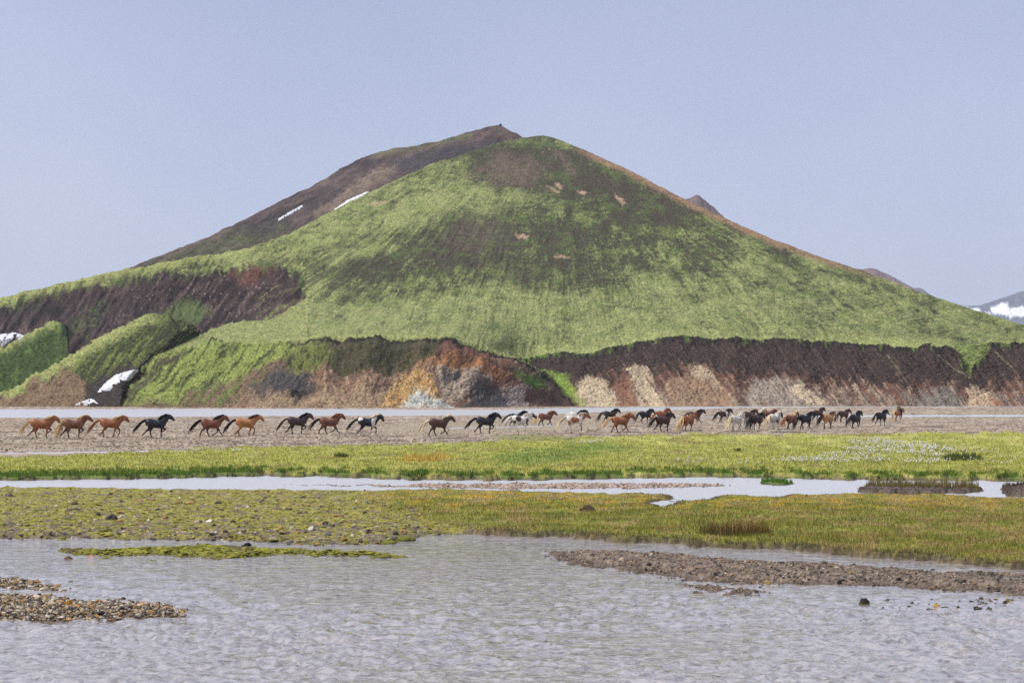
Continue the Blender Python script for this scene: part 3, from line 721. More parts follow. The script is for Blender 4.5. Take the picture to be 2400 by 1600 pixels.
def ground(x, y):
    """height (m) and cover of the flats at ground-plane pixel coordinates x, y"""
    xw = x + 7 * fbm(x / 30, y / 6, 301, 4); yw = y + (2.2 * fbm(x / 40, y / 7, 303, 4)) * np.clip((y - 930) / 200, .12, 1.3)
    X, Y = gnd(xw, yw)
    wat = np.full(X.shape, -3.0)
    for p in (W_NEAR_POLY, W_MID, W_FAR, W_STREAM, W_THIN, W_POOL, W_BIT):
        wat = np.maximum(wat, wsd(p, X, Y))
    isl = {k: wsd(p, X, Y) for k, p in ISLES.items()}
    for k in isl: wat = np.minimum(wat, -isl[k])
    land = -wat                                                        # metres inside land
    Xr, Yr = gnd(x, y)
    n1 = fbm(Xr / 1.7, Yr / 2.6, 311, 4); n2 = fbm(Xr / 0.35, Yr / 0.9, 313, 3); n3 = fbm(Xr / 9, Yr / 16, 315, 3)
    mt = pl(MEADOW_TOP, x) + 5 * fbm(x / 50, y / 8, 317, 4)
    meadow = sst(-2, 3, y - mt)                                        # 0 on the gravel plain, 1 on grass
    nearside = y > near_row(x)
    mossy = sst(70, -70, x - pl([(1140, 860), (1180, 900), (1220, 1000), (1250, 1110), (1300, 1130)], y) + 70 * fbm(x / 60, y / 14, 319, 3)) * nearside
    hl = 0.05 + 0.02 * n3 + 0.012 * n2                                  # gravel plain
    hm = np.where(nearside, 0.035 + 0.075 * sst(1165, 1245, y) + 0.022 * n1, 0.10 + .06 * sst(1040, 1110, y) + 0.03 * n1 + 0.02 * n3)
    hl = hl * (1 - meadow) + hm * meadow
    hl = hl * (1 - mossy) + (0.03 + 0.03 * sst(1160, 1200, y) + (0.012 + .022 * sst(1150, 1190, y)) * n1 + 0.012 * n2) * mossy
    bar = np.zeros(X.shape)
    for k in isl:
        m = isl[k] > 0
        hk = {'moss': 0.07, 'mud': 0.13, 'mud_r': 0.16, 'tuft': 0.06, 'mid_gravel': 0.03}.get(k, 0.055)
        hl = np.where(m, hk + 0.025 * n1 + 0.012 * n2, hl)
        if k.startswith('gravel') or k == 'mid_gravel': bar = np.where(m, 1, bar)
    wbank = np.where(bar > 0, 0.8, np.where(mossy > .5, 0.8, 0.18))
    wbank = np.where(isl['mud'] > -0.1, 0.12, wbank)
    h = np.where(land > 0, hl * sst(0, 1, land / wbank) + 0.012 * np.minimum(land, 1), -0.16 * sst(0, 1.2, -land) - 0.01)
    return h, land, meadow, mossy, bar, isl, (n1, n2, n3)

gx = np.concatenate([np.arange(-2800, -600, 40), np.arange(-600, -20, 18), np.arange(-20, 2420, 3.8), np.arange(2420, 3000, 18), np.arange(3000, 5210, 40)])
gy = np.concatenate([[3400, 2900, 2500, 2200, 2000, 1900, 1820, 1760], np.arange(1700, 1300, -2.6), np.arange(1300, 1000, -1.7), np.arange(1000, 951, -0.75), [950, 948.5, 947]])
GX, GY = np.meshgrid(gx, gy)
gh, land, meadow, mossy, bar, isl, (n1, n2, n3) = ground(GX, GY)
gX, gY = gnd(GX, GY)
spk = rng.standard_normal(GX.shape)
a_ = fbm(GX / 30, GY / 3.0, 331, 4, .6); b_ = fbm(GX / 90, GY / 9, 333, 4, .6); c_ = fbm(GX / 12, GY / 3, 335, 3, .6)
# gravel plain
gc = mixc(np.broadcast_to(np.array((0.33, 0.262, 0.20)), GX.shape + (3,)), (0.22, 0.168, 0.128), sst(-.3, .8, a_))
gc = mixc(gc, (0.40, 0.335, 0.27), sst(0.15, .9, b_) * .6)
gc = mixc(gc, (0.095, 0.078, 0.055), sst(.2, .75, fbm(GX / 160, GY / 3.5, 337, 4)) * sst(985, 1010, GY) * .8)
gc = gc * (1 + 0.30 * np.clip(spk, -2, 2))[..., None]
gc = mixc(gc, (0.33, 0.275, 0.195), .8 * soft([(880, 1000), (1050, 995), (1200, 992), (1400, 985), (1420, 1000), (1250, 1012), (1000, 1022), (880, 1012)], GX + 30 * a_, GY + 4 * b_, 6))
gc = mixc(gc, (0.20, 0.215, 0.06), .8 * soft([(1150, 1025), (1250, 1020), (1340, 1024), (1330, 1034), (1180, 1036)], GX + 12 * a_, GY + 3 * b_, 3))
gc = mixc(gc, (0.36, 0.30, 0.23), .7 * soft([(-600, 1050), (18, 1052), (300, 1050), (540, 1046), (500, 1058), (200, 1070), (18, 1074), (-600, 1078)], GX + 20 * a_, GY + 3 * b_, 3))
# far meadow
mc = mixc(np.broadcast_to(np.array((0.325, 0.32, 0.070)), GX.shape + (3,)), (0.205, 0.22, 0.050), sst(-.2, .9, a_ + .5 * b_))
mc = mixc(mc, (0.45, 0.43, 0.13), sst(.1, 1.0, b_ + .3 * c_ + .6 * sst(1060, 1025, GY) * sst(1250, 1500, GX)) * .75)
mc = mixc(mc, (0.24, 0.185, 0.07), sst(.35, .9, fbm(GX / 140, GY / 9, 339, 4)) * .65)
mc = mixc(mc, (0.36, 0.22, 0.035), .8 * soft([(930, 1082), (960, 1072), (1040, 1068), (1060, 1078), (1020, 1090), (950, 1092)], GX + 20 * a_, GY + 4 * c_, 5))
mc = mixc(mc, (0.12, 0.19, 0.035), .7 * soft([(1150, 1070), (1400, 1040), (1500, 1050), (1300, 1090), (1180, 1100)], GX + 30 * a_, GY + 8 * b_, 14))
# near meadow
nc = mixc(np.broadcast_to(np.array((0.225, 0.212, 0.043)), GX.shape + (3,)), (0.13, 0.145, 0.032), sst(-.2, .9, b_ + .4 * a_))
nc = mixc(nc, (0.29, 0.205, 0.085), sst(-.15, .8, fbm(GX / 90, GY / 14, 341, 4) + .3 * a_ + .35 * sst(1190, 1165, GY) + .3 * sst(1900, 2200, GX)) * .75)
nc = mixc(nc, (0.38, 0.25, 0.03), sst(.15, .7, fbm(GX / 45, GY / 7, 343, 4) + .2) * sst(1215, 1175, GY) * .75)
nc = mixc(nc, (0.26, 0.27, 0.04), sst(.2, .9, c_ + .4 * a_) * .5)
mc = np.where((GY > near_row(GX))[..., None], nc, mc)
# mossy flats on the left
sc_ = mixc(np.broadcast_to(np.array((0.27, 0.24, 0.055)), GX.shape + (3,)), (0.15, 0.135, 0.040), sst(-.1, .8, c_ + .5 * a_))
mud = sst(.0, .55, fbm(GX / 45, GY / 6, 345, 5, .65) + .35 * sst(1215, 1255, GY) - 0.10)
sc_ = mixc(sc_, mixc(np.broadcast_to(np.array((0.165, 0.125, 0.10)), sc_.shape), (0.055, 0.042, 0.036), sst(.0, .6, a_)), mud * .85)
sc_ = mixc(sc_, (0.36, 0.32, 0.28), sst(.75, 1.1, fbm(GX / 26, GY / 3, 347, 3) + .1) * .6)
mc = mc * (1 - mossy[..., None]) + sc_ * mossy[..., None]
mc = mc * (1 + 0.16 * np.clip(spk, -2, 2))[..., None]
G_C = gc * (1 - meadow[..., None]) + mc * meadow[..., None]
barc = mixc(np.broadcast_to(np.array((0.19, 0.145, 0.11)), G_C.shape), (0.11, 0.082, 0.064), sst(-.2, .7, a_ + c_ * .5)) * (1 + 0.3 * np.clip(spk, -2, 2))[..., None]
G_C = np.where((bar > 0)[..., None], barc, G_C)
G_C = np.where((isl['mid_gravel'] > 0)[..., None], np.array((0.34, 0.26, 0.215)) * (1 + .35 * np.clip(spk, -2, 2))[..., None], G_C)
G_C = np.where(((isl['mud'] > 0) | (isl['mud_r'] > 0))[..., None], np.array((0.125, 0.093, 0.078)) * (1 + .2 * np.clip(spk, -2, 2))[..., None], G_C)
mos = mixc(np.broadcast_to(np.array((0.23, 0.23, 0.03)), G_C.shape), (0.10, 0.10, 0.025), sst(-.2, .7, a_ + .5 * c_))
mos = mixc(mos, (0.115, 0.085, 0.06), soft([(540, 1284), (590, 1282), (600, 1294), (560, 1298), (535, 1294)], GX, GY, 3)); mos = mixc(mos, (0.115, 0.085, 0.06), soft([(150, 1286), (205, 1284), (200, 1291), (160, 1293)], GX, GY, 2))
G_C = np.where((isl['moss'] > 0)[..., None], mos, G_C)
G_C = np.where((isl['tuft'] > 0)[..., None], np.array((0.13, 0.20, 0.04)), G_C)
# strip of lush growth along the far bank of the middle stream
lush = sst(13, 4, pl(W_MID[:15], GX) - GY + 8 * a_) * (GY < pl(W_MID[:15], GX) + 4) * meadow
lush = lush * np.where(GX < 570, 1, sst(-.2, .5, fbm(GX / 45, GY / 9, 349, 3) + .2))
G_C = mixc(G_C, (0.105, 0.195, 0.03), lush * .85)
# wet earth right at the waterline, beds of the channels
wetm = sst(0.5, 0.05, land) * (land > 0) * np.where((meadow > .5) & (mossy < .5) & (bar < 1), .85, .45)
G_C = mixc(G_C, (0.06, 0.045, 0.035), wetm)
G_C = np.where((land <= 0)[..., None], mixc(np.broadcast_to(np.array((0.17, 0.13, 0.095)), G_C.shape), (0.08, 0.06, 0.045), sst(-.3, .6, a_)), G_C)
gz = gh
M_GND = mat_terrain('flats_gravel_and_turf', ((1.2, 0.18), (9.0, 0.33)), 0.8, 7.0, bdist=0.05)
link('river_flats', mesh_from('river_flats', np.stack([gX, gY, gz], -1).reshape(-1, 3), grid_faces(*GX.shape), G_C.reshape(-1, 3)), M_GND,
     kind='structure', label='flat river plain of gravel bars, turf and moss')

# wide ground that carries the plain on to the horizon and behind the camera
def mat_far_ground():
    m, nt, b = mat_base('outer_gravel_plain'); N, L = nt.nodes, nt.links
    g = N.new('ShaderNodeNewGeometry'); n = N.new('ShaderNodeTexNoise'); n.inputs['Scale'].default_value = .05; n.inputs['Detail'].default_value = 8
    L.new(g.outputs['Position'], n.inputs['Vector']); r = N.new('ShaderNodeValToRGB')
    r.color_ramp.elements[0].color = (0.13, 0.10, 0.08, 1); r.color_ramp.elements[1].color = (0.20, 0.19, 0.10, 1)
    L.new(n.outputs['Fac'], r.inputs[0]); L.new(r.outputs[0], b.inputs['Base Color']); b.inputs['Roughness'].default_value = 1
    return m
gv = np.array([(-12000, -3000, -0.35), (12000, -3000, -0.35), (12000, 12000, -0.35), (-12000, 12000, -0.35)])
link('ground', mesh_from('ground', gv, np.array([[0, 1, 2, 3]])), mat_far_ground(), kind='structure', label='level plain reaching to the horizon')

# ------------------------------------------------------------------ water
def mat_water():
    m, nt, b = mat_base('river_water'); N, L = nt.nodes, nt.links
    b.inputs['Roughness'].default_value = 0.04
    b.inputs['IOR'].default_value = 1.45
    b.inputs['Specular IOR Level'].default_value = 0.5
    g = N.new('ShaderNodeNewGeometry')
    # silty water, with dark and pale ripple reflections put into its colour
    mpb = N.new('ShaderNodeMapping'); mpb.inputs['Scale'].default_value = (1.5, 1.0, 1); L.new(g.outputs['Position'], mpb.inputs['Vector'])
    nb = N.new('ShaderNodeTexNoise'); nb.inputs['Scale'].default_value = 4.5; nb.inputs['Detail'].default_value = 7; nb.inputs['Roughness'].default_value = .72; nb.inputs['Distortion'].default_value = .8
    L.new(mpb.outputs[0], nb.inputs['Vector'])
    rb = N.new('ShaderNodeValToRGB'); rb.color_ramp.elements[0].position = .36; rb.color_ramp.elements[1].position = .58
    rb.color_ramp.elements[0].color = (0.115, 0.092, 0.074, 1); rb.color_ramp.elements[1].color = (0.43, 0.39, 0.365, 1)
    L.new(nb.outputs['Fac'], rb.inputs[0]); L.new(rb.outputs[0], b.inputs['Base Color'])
    h = None
    for sx, sy, w, d in ((1.5, 1.9, 0.55, 4), (6.0, 6.5, 0.30, 4)):
        mp = N.new('ShaderNodeMapping'); mp.inputs['Scale'].default_value = (sx, sy, 1); mp.inputs['Rotation'].default_value = (0, 0, .12)
        L.new(g.outputs['Position'], mp.inputs['Vector'])
        n = N.new('ShaderNodeTexNoise'); n.inputs['Scale'].default_value = 1; n.inputs['Detail'].default_value = d; n.inputs['Distortion'].default_value = .6
        L.new(mp.outputs[0], n.inputs['Vector'])
        mu = N.new('ShaderNodeMath'); mu.operation = 'MULTIPLY'; mu.inputs[1].default_value = w; L.new(n.outputs['Fac'], mu.inputs[0])
        if h is None: h = mu.outputs[0]
        else:
            ad = N.new('ShaderNodeMath'); L.new(h, ad.inputs[0]); L.new(mu.outputs[0], ad.inputs[1]); h = ad.outputs[0]
    bp = N.new('ShaderNodeBump'); bp.inputs['Strength'].default_value = 0.8; bp.inputs['Distance'].default_value = 0.10
    nl = N.new('ShaderNodeTexNoise'); nl.inputs['Scale'].default_value = .22; nl.inputs['Detail'].default_value = 3; L.new(g.outputs['Position'], nl.inputs['Vector'])
    mr = N.new('ShaderNodeMapRange'); mr.inputs[1].default_value = .35; mr.inputs[2].default_value = .65; mr.inputs[3].default_value = .35; mr.inputs[4].default_value = 1.0
    L.new(nl.outputs['Fac'], mr.inputs[0]); L.new(mr.outputs[0], bp.inputs['Strength'])
    L.new(h, bp.inputs['Height']); L.new(bp.outputs[0], b.inputs['Normal'])
    return m
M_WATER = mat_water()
wx = np.concatenate([np.arange(-2800, 0, 50), np.arange(0, 2400, 5.2), np.arange(2400, 5210, 50)])
wy = np.concatenate([np.arange(3400, 1700, -60), np.arange(1700, 1246, -3.0)])
WX, WY = np.meshgrid(wx, wy); wX, wY = gnd(WX, WY)
calm = sst(1330, 1440, WY) * .75 + .25
def ridged(x, y, s):
    return 1 - np.abs(fbm(x, y, s, 4, .55)) * 1.6
wz = 0.06 * fbm(wX / 0.40 + wY * .25, wY / 0.6, 401, 4, .6) * .7 + 0.018 * ridged(wX / 1.1 + wY * .4, wY / 1.3, 403) - .008
wz = wz * calm * (0.7 + 0.5 * fbm(wX / 4, wY / 6, 405, 3)) - 0.004
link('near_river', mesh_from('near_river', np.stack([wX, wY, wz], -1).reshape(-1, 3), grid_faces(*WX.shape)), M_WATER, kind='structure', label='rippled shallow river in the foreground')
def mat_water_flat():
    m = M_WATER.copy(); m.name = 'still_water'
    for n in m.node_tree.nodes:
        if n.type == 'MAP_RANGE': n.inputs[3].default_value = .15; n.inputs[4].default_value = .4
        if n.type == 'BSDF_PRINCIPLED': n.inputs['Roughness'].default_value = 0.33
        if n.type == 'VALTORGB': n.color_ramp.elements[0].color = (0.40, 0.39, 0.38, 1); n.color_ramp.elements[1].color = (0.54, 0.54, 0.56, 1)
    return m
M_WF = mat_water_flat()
wxs = np.linspace(-2800, 5200, 130); wys = np.concatenate([np.arange(1244, 950, -4.0), [949, 948]])
WX, WY = np.meshgrid(wxs, wys); wX, wY = gnd(WX, WY)
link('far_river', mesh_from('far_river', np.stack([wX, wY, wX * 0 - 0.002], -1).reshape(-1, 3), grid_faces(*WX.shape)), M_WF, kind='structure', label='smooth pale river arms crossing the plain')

# ------------------------------------------------------------------ small cover: grass, gravel, moss, cotton grass
def gz_at(x, y):
    return ground(np.asarray(x, float), np.asarray(y, float))

def blades(x, y, hgt, wid, colr, lean=.35, z=None, seed=1, tipc=None):
    """one three-cornered blade per point"""
    r = np.random.default_rng(seed); n = len(x)
    X, Y = gnd(x, y)
    if z is None: z = gz_at(x, y)[0]
    a = r.uniform(0, 2 * np.pi, n); la = r.uniform(0, 2 * np.pi, n); lm = r.uniform(0, lean, n) * hgt
    dx, dy = np.cos(a) * wid / 2, np.sin(a) * wid / 2
    b0 = np.stack([X - dx, Y - dy, z - .01], -1); b1 = np.stack([X + dx, Y + dy, z - .01], -1)
    t = np.stack([X + np.cos(la) * lm, Y + np.sin(la) * lm, z + hgt], -1)
    V = np.stack([b0, b1, t], 1).reshape(-1, 3)
    F = np.arange(n * 3).reshape(-1, 3)
    cc = np.repeat(colr, 3, 0).reshape(n, 3, 3).copy()
    if tipc is not None: cc[:, 2] = tipc
    return V, F, cc.reshape(-1, 3)
M_GRASS = mat_vcol('grass_blades', .8, .15, .35)
def at_grid(arr, x, y):
    ci = np.clip(np.searchsorted(gx, x), 0, len(gx) - 1); ri = np.clip(np.searchsorted(-gy, -y), 0, len(gy) - 1)
    return arr[ri, ci]
def grass_field(name, label, n, ylo, yhi, hfun, wid_px, keep, seed, bright=1.1, jit=.28):
    r = np.random.default_rng(seed)
    x = r.uniform(-800, 3200, int(n * 1.3)); y = r.uniform(ylo, yhi, len(x))
    k = keep(x, y, r); x, y = x[k], y[k]
    Xg, Yg = gnd(x, y)
    c = at_grid(G_C, x, y) * bright * (1 + jit * r.standard_normal((len(x), 1)).clip(-2, 2)) * np.array([1, 1, 1])
    c = c * (1 + .12 * r.standard_normal((len(x), 3)))
    h = hfun(x, y, r); w = np.maximum(0.008, Yg / FPX * wid_px) * r.uniform(.7, 1.3, len(x))
    V, F, cc = blades(x, y, h, w, c, .6, at_grid(gz, x, y), seed + 1)
    link(name, mesh_from(name, V, F, cc, False), M_GRASS, kind='stuff', label=label)
def keep_near(x, y, r):
    return (at_grid(land, x, y) > .08) & (at_grid(meadow, x, y) > .5) & (r.uniform(0, 1, len(x)) > at_grid(mossy, x, y) * .96) & (at_grid(bar, x, y) < .5) & (at_grid(isl['moss'], x, y) < 0)
grass_field('meadow_grass', 'short green and rusty grass on the near river meadow', 230000, 1148, 1335, lambda x, y, r: r.uniform(.03, .085, len(x)) * (1 + .5 * at_grid(n1, x, y)) * (.45 + .55 * sst(1150, 1200, y)), 1.5, keep_near, 501)
def keep_far(x, y, r):
    return (at_grid(land, x, y) > .1) & (at_grid(meadow, x, y) > .6)
grass_field('far_meadow_grass', 'yellow green grass on the far river meadow', 110000, 1013, 1130, lambda x, y, r: r.uniform(.05, .13, len(x)), 1.5, keep_far, 511)
def keep_lush(x, y, r):
    return (at_grid(lush, x, y) > .35) & (at_grid(land, x, y) > .03)
grass_field('bank_grass', 'lush bright green grass along the stream bank', 160000, 1085, 1130, lambda x, y, r: r.uniform(.05, .15, len(x)) * (1 + .8 * fbm(x / 14, y / 5, 521, 3)).clip(.35, 1.7), 2.2, keep_lush, 521, .95, .35)

def clump(name, label, pts, n, hlo, hhi, wid_px, base_c, tip_c, seed, group=None, lean=.25, extra=0.0):
    """a stand of sedge inside a small outline"""
    r = np.random.default_rng(seed); p = np.array(pts, float)
    x = r.uniform(p[:, 0].min(), p[:, 0].max(), n * 6); y = r.uniform(p[:, 1].min(), p[:, 1].max(), n * 6)
    d = sdf(pts, x, y) + 2.5 * fbm(x / 9, y / 3, seed + 9, 3); k = (d > 0) & (r.uniform(0, 1, len(x)) < .35 + .65 * sst(0, 1, np.abs(fbm(x / 10, y / 3, seed, 2)) * 2)); x, y, d = x[k][:n], y[k][:n], d[k][:n]
    Xg, Yg = gnd(x, y)
    h = r.uniform(hlo, hhi, len(x)) * (.55 + .45 * sst(0, 8, d)) * (1 + .4 * fbm(x / 11, x * 0, seed + 2, 3))
    w = np.maximum(.008, Yg / FPX * wid_px) * r.uniform(.7, 1.3, len(x))
    c = np.array(base_c) * (1 + .3 * r.standard_normal((len(x), 1)).clip(-2, 2)); t = np.array(tip_c) * (1 + .3 * r.standard_normal((len(x), 1)).clip(-2, 2))
    V, F, cc = blades(x, y, h, w, c, lean, gz_at(x, y)[0], seed, t)
    o = V.mean(0); o[2] = V[:, 2].min()
    ob = bpy.data.objects.new(name, None); col.objects.link(ob); ob['label'] = label; ob['category'] = 'sedge'
    ob.location = o
    link('stems', mesh_from('stems', V - o, F, cc, False), M_GRASS, ob, kind='stuff')
    if group: ob['group'] = group
clump('sedge_clump', 'tall rusty-tipped sedge stand with dark green foot near the river bank', [(1630, 1264), (1660, 1255), (1800, 1254), (1812, 1266), (1720, 1272)], 1100, .16, .40, 1.4, (0.055, 0.075, 0.025), (0.25, 0.13, 0.045), 601)
clump('sedge_clump', 'long row of brown sedge growing on the mud bank in the stream', [(2014, 1146), (2060, 1143), (2250, 1144), (2300, 1149), (2290, 1154), (2200, 1153), (2060, 1150)], 2200, .16, .46, 1.5, (0.14, 0.125, 0.045), (0.30, 0.22, 0.085), 603)
clump('sedge_clump', 'dark green sedge patch beside the white cotton grass', [(2205, 1080), (2240, 1074), (2290, 1076), (2306, 1082), (2260, 1088), (2220, 1087)], 900, .15, .46, 1.6, (0.05, 0.065, 0.025), (0.12, 0.15, 0.045), 605)
clump('sedge_clump', 'bright green tuft on its own islet in the middle stream', [(1782, 1133), (1800, 1128), (1850, 1131), (1862, 1134), (1830, 1135)], 700, .12, .26, 1.8, (0.07, 0.16, 0.02), (0.15, 0.25, 0.04), 607)
clump('sedge_clump', 'small dark sedge tuft on the left half of the far meadow', [(782, 1075), (800, 1072), (818, 1075), (812, 1079), (790, 1079)], 300, .15, .32, 1.8, (0.05, 0.075, 0.02), (0.11, 0.13, 0.035), 609)
clump('sedge_clump', 'round bright green tussock on the stream bank below the orange moss', [(966, 1119), (985, 1116), (1003, 1118), (1003, 1123), (968, 1123)], 600, .16, .34, 2.0, (0.045, 0.12, 0.015), (0.12, 0.24, 0.03), 611)
clump('sedge_clump', 'tiny brown tuft alone in the middle of the far meadow', [(1722, 1062), (1728, 1060), (1736, 1062), (1730, 1064)], 120, .14, .28, 1.8, (0.06, 0.06, 0.02), (0.14, 0.11, 0.03), 613)
clump('sedge_clump', 'green water grass tuft in the shallows below the moss islet', [(638, 1312), (650, 1308), (680, 1308), (692, 1312), (668, 1315)], 300, .06, .16, 1.5, (0.06, 0.09, 0.02), (0.14, 0.19, 0.04), 615)
clump('sedge_clump', 'sparse dark stems standing in water beside the ochre stone', [(2196, 1421), (2205, 1418), (2216, 1419), (2214, 1424)], 16, .12, .26, 2.0, (0.03, 0.035, 0.015), (0.05, 0.06, 0.02), 617, None, .6)
clump('sedge_clump', 'sparse dark stems standing in water near the right edge stones', [(2290, 1428), (2300, 1424), (2312, 1425), (2308, 1431)], 14, .12, .24, 2.0, (0.03, 0.035, 0.015), (0.05, 0.06, 0.02), 619, None, .6)
clump('sedge_clump', 'thin reddish sedge on the mud bank at the right edge', [(2345, 1147), (2420, 1144), (2420, 1150), (2350, 1150)], 260, .12, .26, 1.8, (0.06, 0.045, 0.02), (0.16, 0.10, 0.05), 621)

# cotton grass heads
def ico():
    t = (1 + 5 ** .5) / 2
    v = np.array([(-1, t, 0), (1, t, 0), (-1, -t, 0), (1, -t, 0), (0, -1, t), (0, 1, t), (0, -1, -t), (0, 1, -t), (t, 0, -1), (t, 0, 1), (-t, 0, -1), (-t, 0, 1)], float)
    v /= np.linalg.norm(v[0])
    f = np.array([(0, 11, 5), (0, 5, 1), (0, 1, 7), (0, 7, 10), (0, 10, 11), (1, 5, 9), (5, 11, 4), (11, 10, 2), (10, 7, 6), (7, 1, 8), (3, 9, 4), (3, 4, 2), (3, 2, 6), (3, 6, 8), (3, 8, 9), (4, 9, 5), (2, 4, 11), (6, 2, 10), (8, 6, 7), (9, 8, 1)])
    return v, f
IV, IF = ico()
OV = np.array([(1, 0, 0), (-1, 0, 0), (0, 1, 0), (0, -1, 0), (0, 0, 1), (0, 0, -1)], float)
OF = np.array([(0, 2, 4), (2, 1, 4), (1, 3, 4), (3, 0, 4), (2, 0, 5), (1, 2, 5), (3, 1, 5), (0, 3, 5)])
def scatter(base, pos, size, colr, seed, squash=(1, 1, .7), rough=.25):
    bv, bf = base; r = np.random.default_rng(seed); n = len(pos)
    V = bv[None] * (1 + rough * r.standard_normal((n, len(bv), 1)).clip(-1.6, 1.6))
    sc3 = np.array(squash) * (1 + .3 * r.standard_normal((n, 3)).clip(-1.5, 1.5))
    V = V * sc3[:, None, :] * size[:, None, None]
    a = r.uniform(0, 2 * np.pi, n); ca, sa = np.cos(a)[:, None], np.sin(a)[:, None]
    V = np.stack([V[..., 0] * ca - V[..., 1] * sa, V[..., 0] * sa + V[..., 1] * ca, V[..., 2]], -1) + pos[:, None, :]
    F = bf[None] + (np.arange(n) * len(bv))[:, None, None]
    return V.reshape(-1, 3), F.reshape(-1, 3), np.repeat(colr, len(bv), 0)
def cotton():
    r = np.random.default_rng(701)
    zones = [([(1975, 1042), (2050, 1036), (2090, 1040), (2180, 1052), (2240, 1060), (2220, 1068), (2140, 1062), (2060, 1056), (1990, 1050)], 620), ([(1960, 1058), (2050, 1058), (2160, 1068), (2230, 1078), (2200, 1084), (2120, 1076), (2000, 1068)], 420),
             ([(1800, 1098), (1850, 1088), (1960, 1088), (2010, 1094), (1990, 1101), (1880, 1100)], 260), ([(1990, 1082), (2080, 1090), (2090, 1097), (2000, 1097)], 90), ([(2100, 1092), (2220, 1090), (2230, 1098), (2120, 1104)], 110),
             ([(1920, 1076), (2040, 1072), (2100, 1080), (2020, 1086), (1930, 1084)], 130), ([(1335, 1047), (1380, 1043), (1430, 1038), (1430, 1041), (1370, 1049)], 60), ([(540, 1066), (560, 1064), (566, 1068), (545, 1070)], 16),
             ([(1560, 1092), (1760, 1094), (1800, 1104), (1600, 1104)], 45), ([(2240, 1092), (2382, 1088), (2382, 1108), (2250, 1104)], 30), ([(1480, 1080), (1700, 1084), (1700, 1104), (1500, 1104)], 14), ([(2060, 1050), (2300, 1062), (2360, 1080), (2260, 1074)], 90)]
    xx, yy = [], []
    for p, n in zones:
        q = np.array(p, float); x = r.uniform(q[:, 0].min(), q[:, 0].max(), n * 8); y = r.uniform(q[:, 1].min(), q[:, 1].max(), n * 8)
        k = (sdf(p, x, y) + 2.5 * fbm(x / 14, y / 4, 703, 3) > 0) & (fbm(x / 18, y / 3, 705, 2) > -.5); xx.append(x[k][:n]); yy.append(y[k][:n])
    x, y = np.concatenate(xx), np.concatenate(yy); X, Y = gnd(x, y); z = at_grid(gz, x, y) + r.uniform(.14, .26, len(x))
    # a head seen over the sward: stand it back so that its foot is on the turf
    size = r.uniform(.020, .036, len(x)) * (Y / 95) ** .6
    V, F, c = scatter((OV, OF), np.stack([X, Y, z], -1), size, np.tile((0.78, 0.77, 0.74), (len(x), 1)), 707, (1, 1, 1.1), .15)
    sv, sf, scol = blades(x, y, z - at_grid(gz, x, y), np.full(len(x), .012), np.tile((0.10, 0.12, 0.03), (len(x), 1)), .02, at_grid(gz, x, y), 709)
    V2 = np.concatenate([V, sv]); F2 = np.concatenate([F, sf + len(V)])
    link('cotton_grass', mesh_from('cotton_grass', V2, F2, np.concatenate([c, scol])), mat_vcol('cotton_heads', .95, .05, .25), kind='stuff', label='white tufts of cotton grass in the far meadow')
cotton()

# gravel: pebbles on the bars and the plain, stones among the moss
PEB = np.array([(0.10, 0.08, 0.065), (0.16, 0.125, 0.095), (0.055, 0.048, 0.045), (0.30, 0.235, 0.16), (0.42, 0.35, 0.26), (0.26, 0.15, 0.06), (0.33, 0.19, 0.07), (0.13, 0.12, 0.115), (0.50, 0.45, 0.38), (0.075, 0.06, 0.05)])
def pebbles(name, label, n, box, keep, size, seed, base=(IV, IF), cw=None, cm=1.0, sink=.25):
    r = np.random.default_rng(seed); x = r.uniform(box[0], box[1], n); y = r.uniform(box[2], box[3], n)
    k = keep(x, y, r); x, y = x[k], y[k]
    X, Y = gnd(x, y); s = size(x, y, r)
    c = PEB[r.choice(len(PEB), len(x), p=cw)] * cm * (1 + .15 * r.standard_normal((len(x), 1)).clip(-2, 2))
    V, F, cc = scatter(base, np.stack([X, Y, np.maximum(at_grid(gz, x, y), -.012) + s * sink], -1), s, c, seed + 1)
    link(name, mesh_from(name, V, F, cc, False), M_PEB, kind='stuff', label=label)
M_PEB = mat_vcol('river_pebbles', .85, .12)
lg = lambda r, n, m, s_: m * np.exp(s_ * r.standard_normal(n))
pebbles('gravel', 'mixed pebbles of the left foreground gravel bar', 20000, (-400, 450, 1345, 1460), lambda x, y, r: (np.maximum(at_grid(isl['gravel_l1'], x, y), at_grid(isl['gravel_l2'], x, y)) > -.05), lambda x, y, r: lg(r, len(x), .0155, .48).clip(.007, .055), 801, (IV, IF), [.12, .18, .08, .18, .14, .07, .07, .05, .06, .05], 1.15)
pebbles('gravel', 'pebbles scattered over the right foreground gravel bar', 24000, (1270, 2750, 1285, 1420),
        lambda x, y, r: (np.maximum(np.maximum(at_grid(isl['gravel_r'], x, y), at_grid(isl['gravel_r2'], x, y)), at_grid(isl['gravel_r3'], x, y)) > -.12) & (fbm(x / 60, y / 7, 803, 4) + .35 * r.standard_normal(len(x)) > .05), lambda x, y, r: lg(r, len(x), .0125, .48).clip(.006, .05), 805, (IV, IF), [.2, .2, .1, .14, .07, .05, .04, .08, .02, .10])
pebbles('gravel', 'pebbles along the waterline of the mossy flats', 2600, (-60, 1000, 1150, 1285), lambda x, y, r: (at_grid(mossy, x, y) > .4) & (at_grid(land, x, y) > -.15) & (fbm(x / 50, y / 8, 807, 4) + .4 * sst(1235, 1262, y) + .3 * soft([(80, 1180), (200, 1175), (320, 1205), (200, 1215), (90, 1200)], x, y, 15) > .25),
        lambda x, y, r: lg(r, len(x), .03, .45).clip(.012, .09), 809, (IV, IF), None, 1.15)
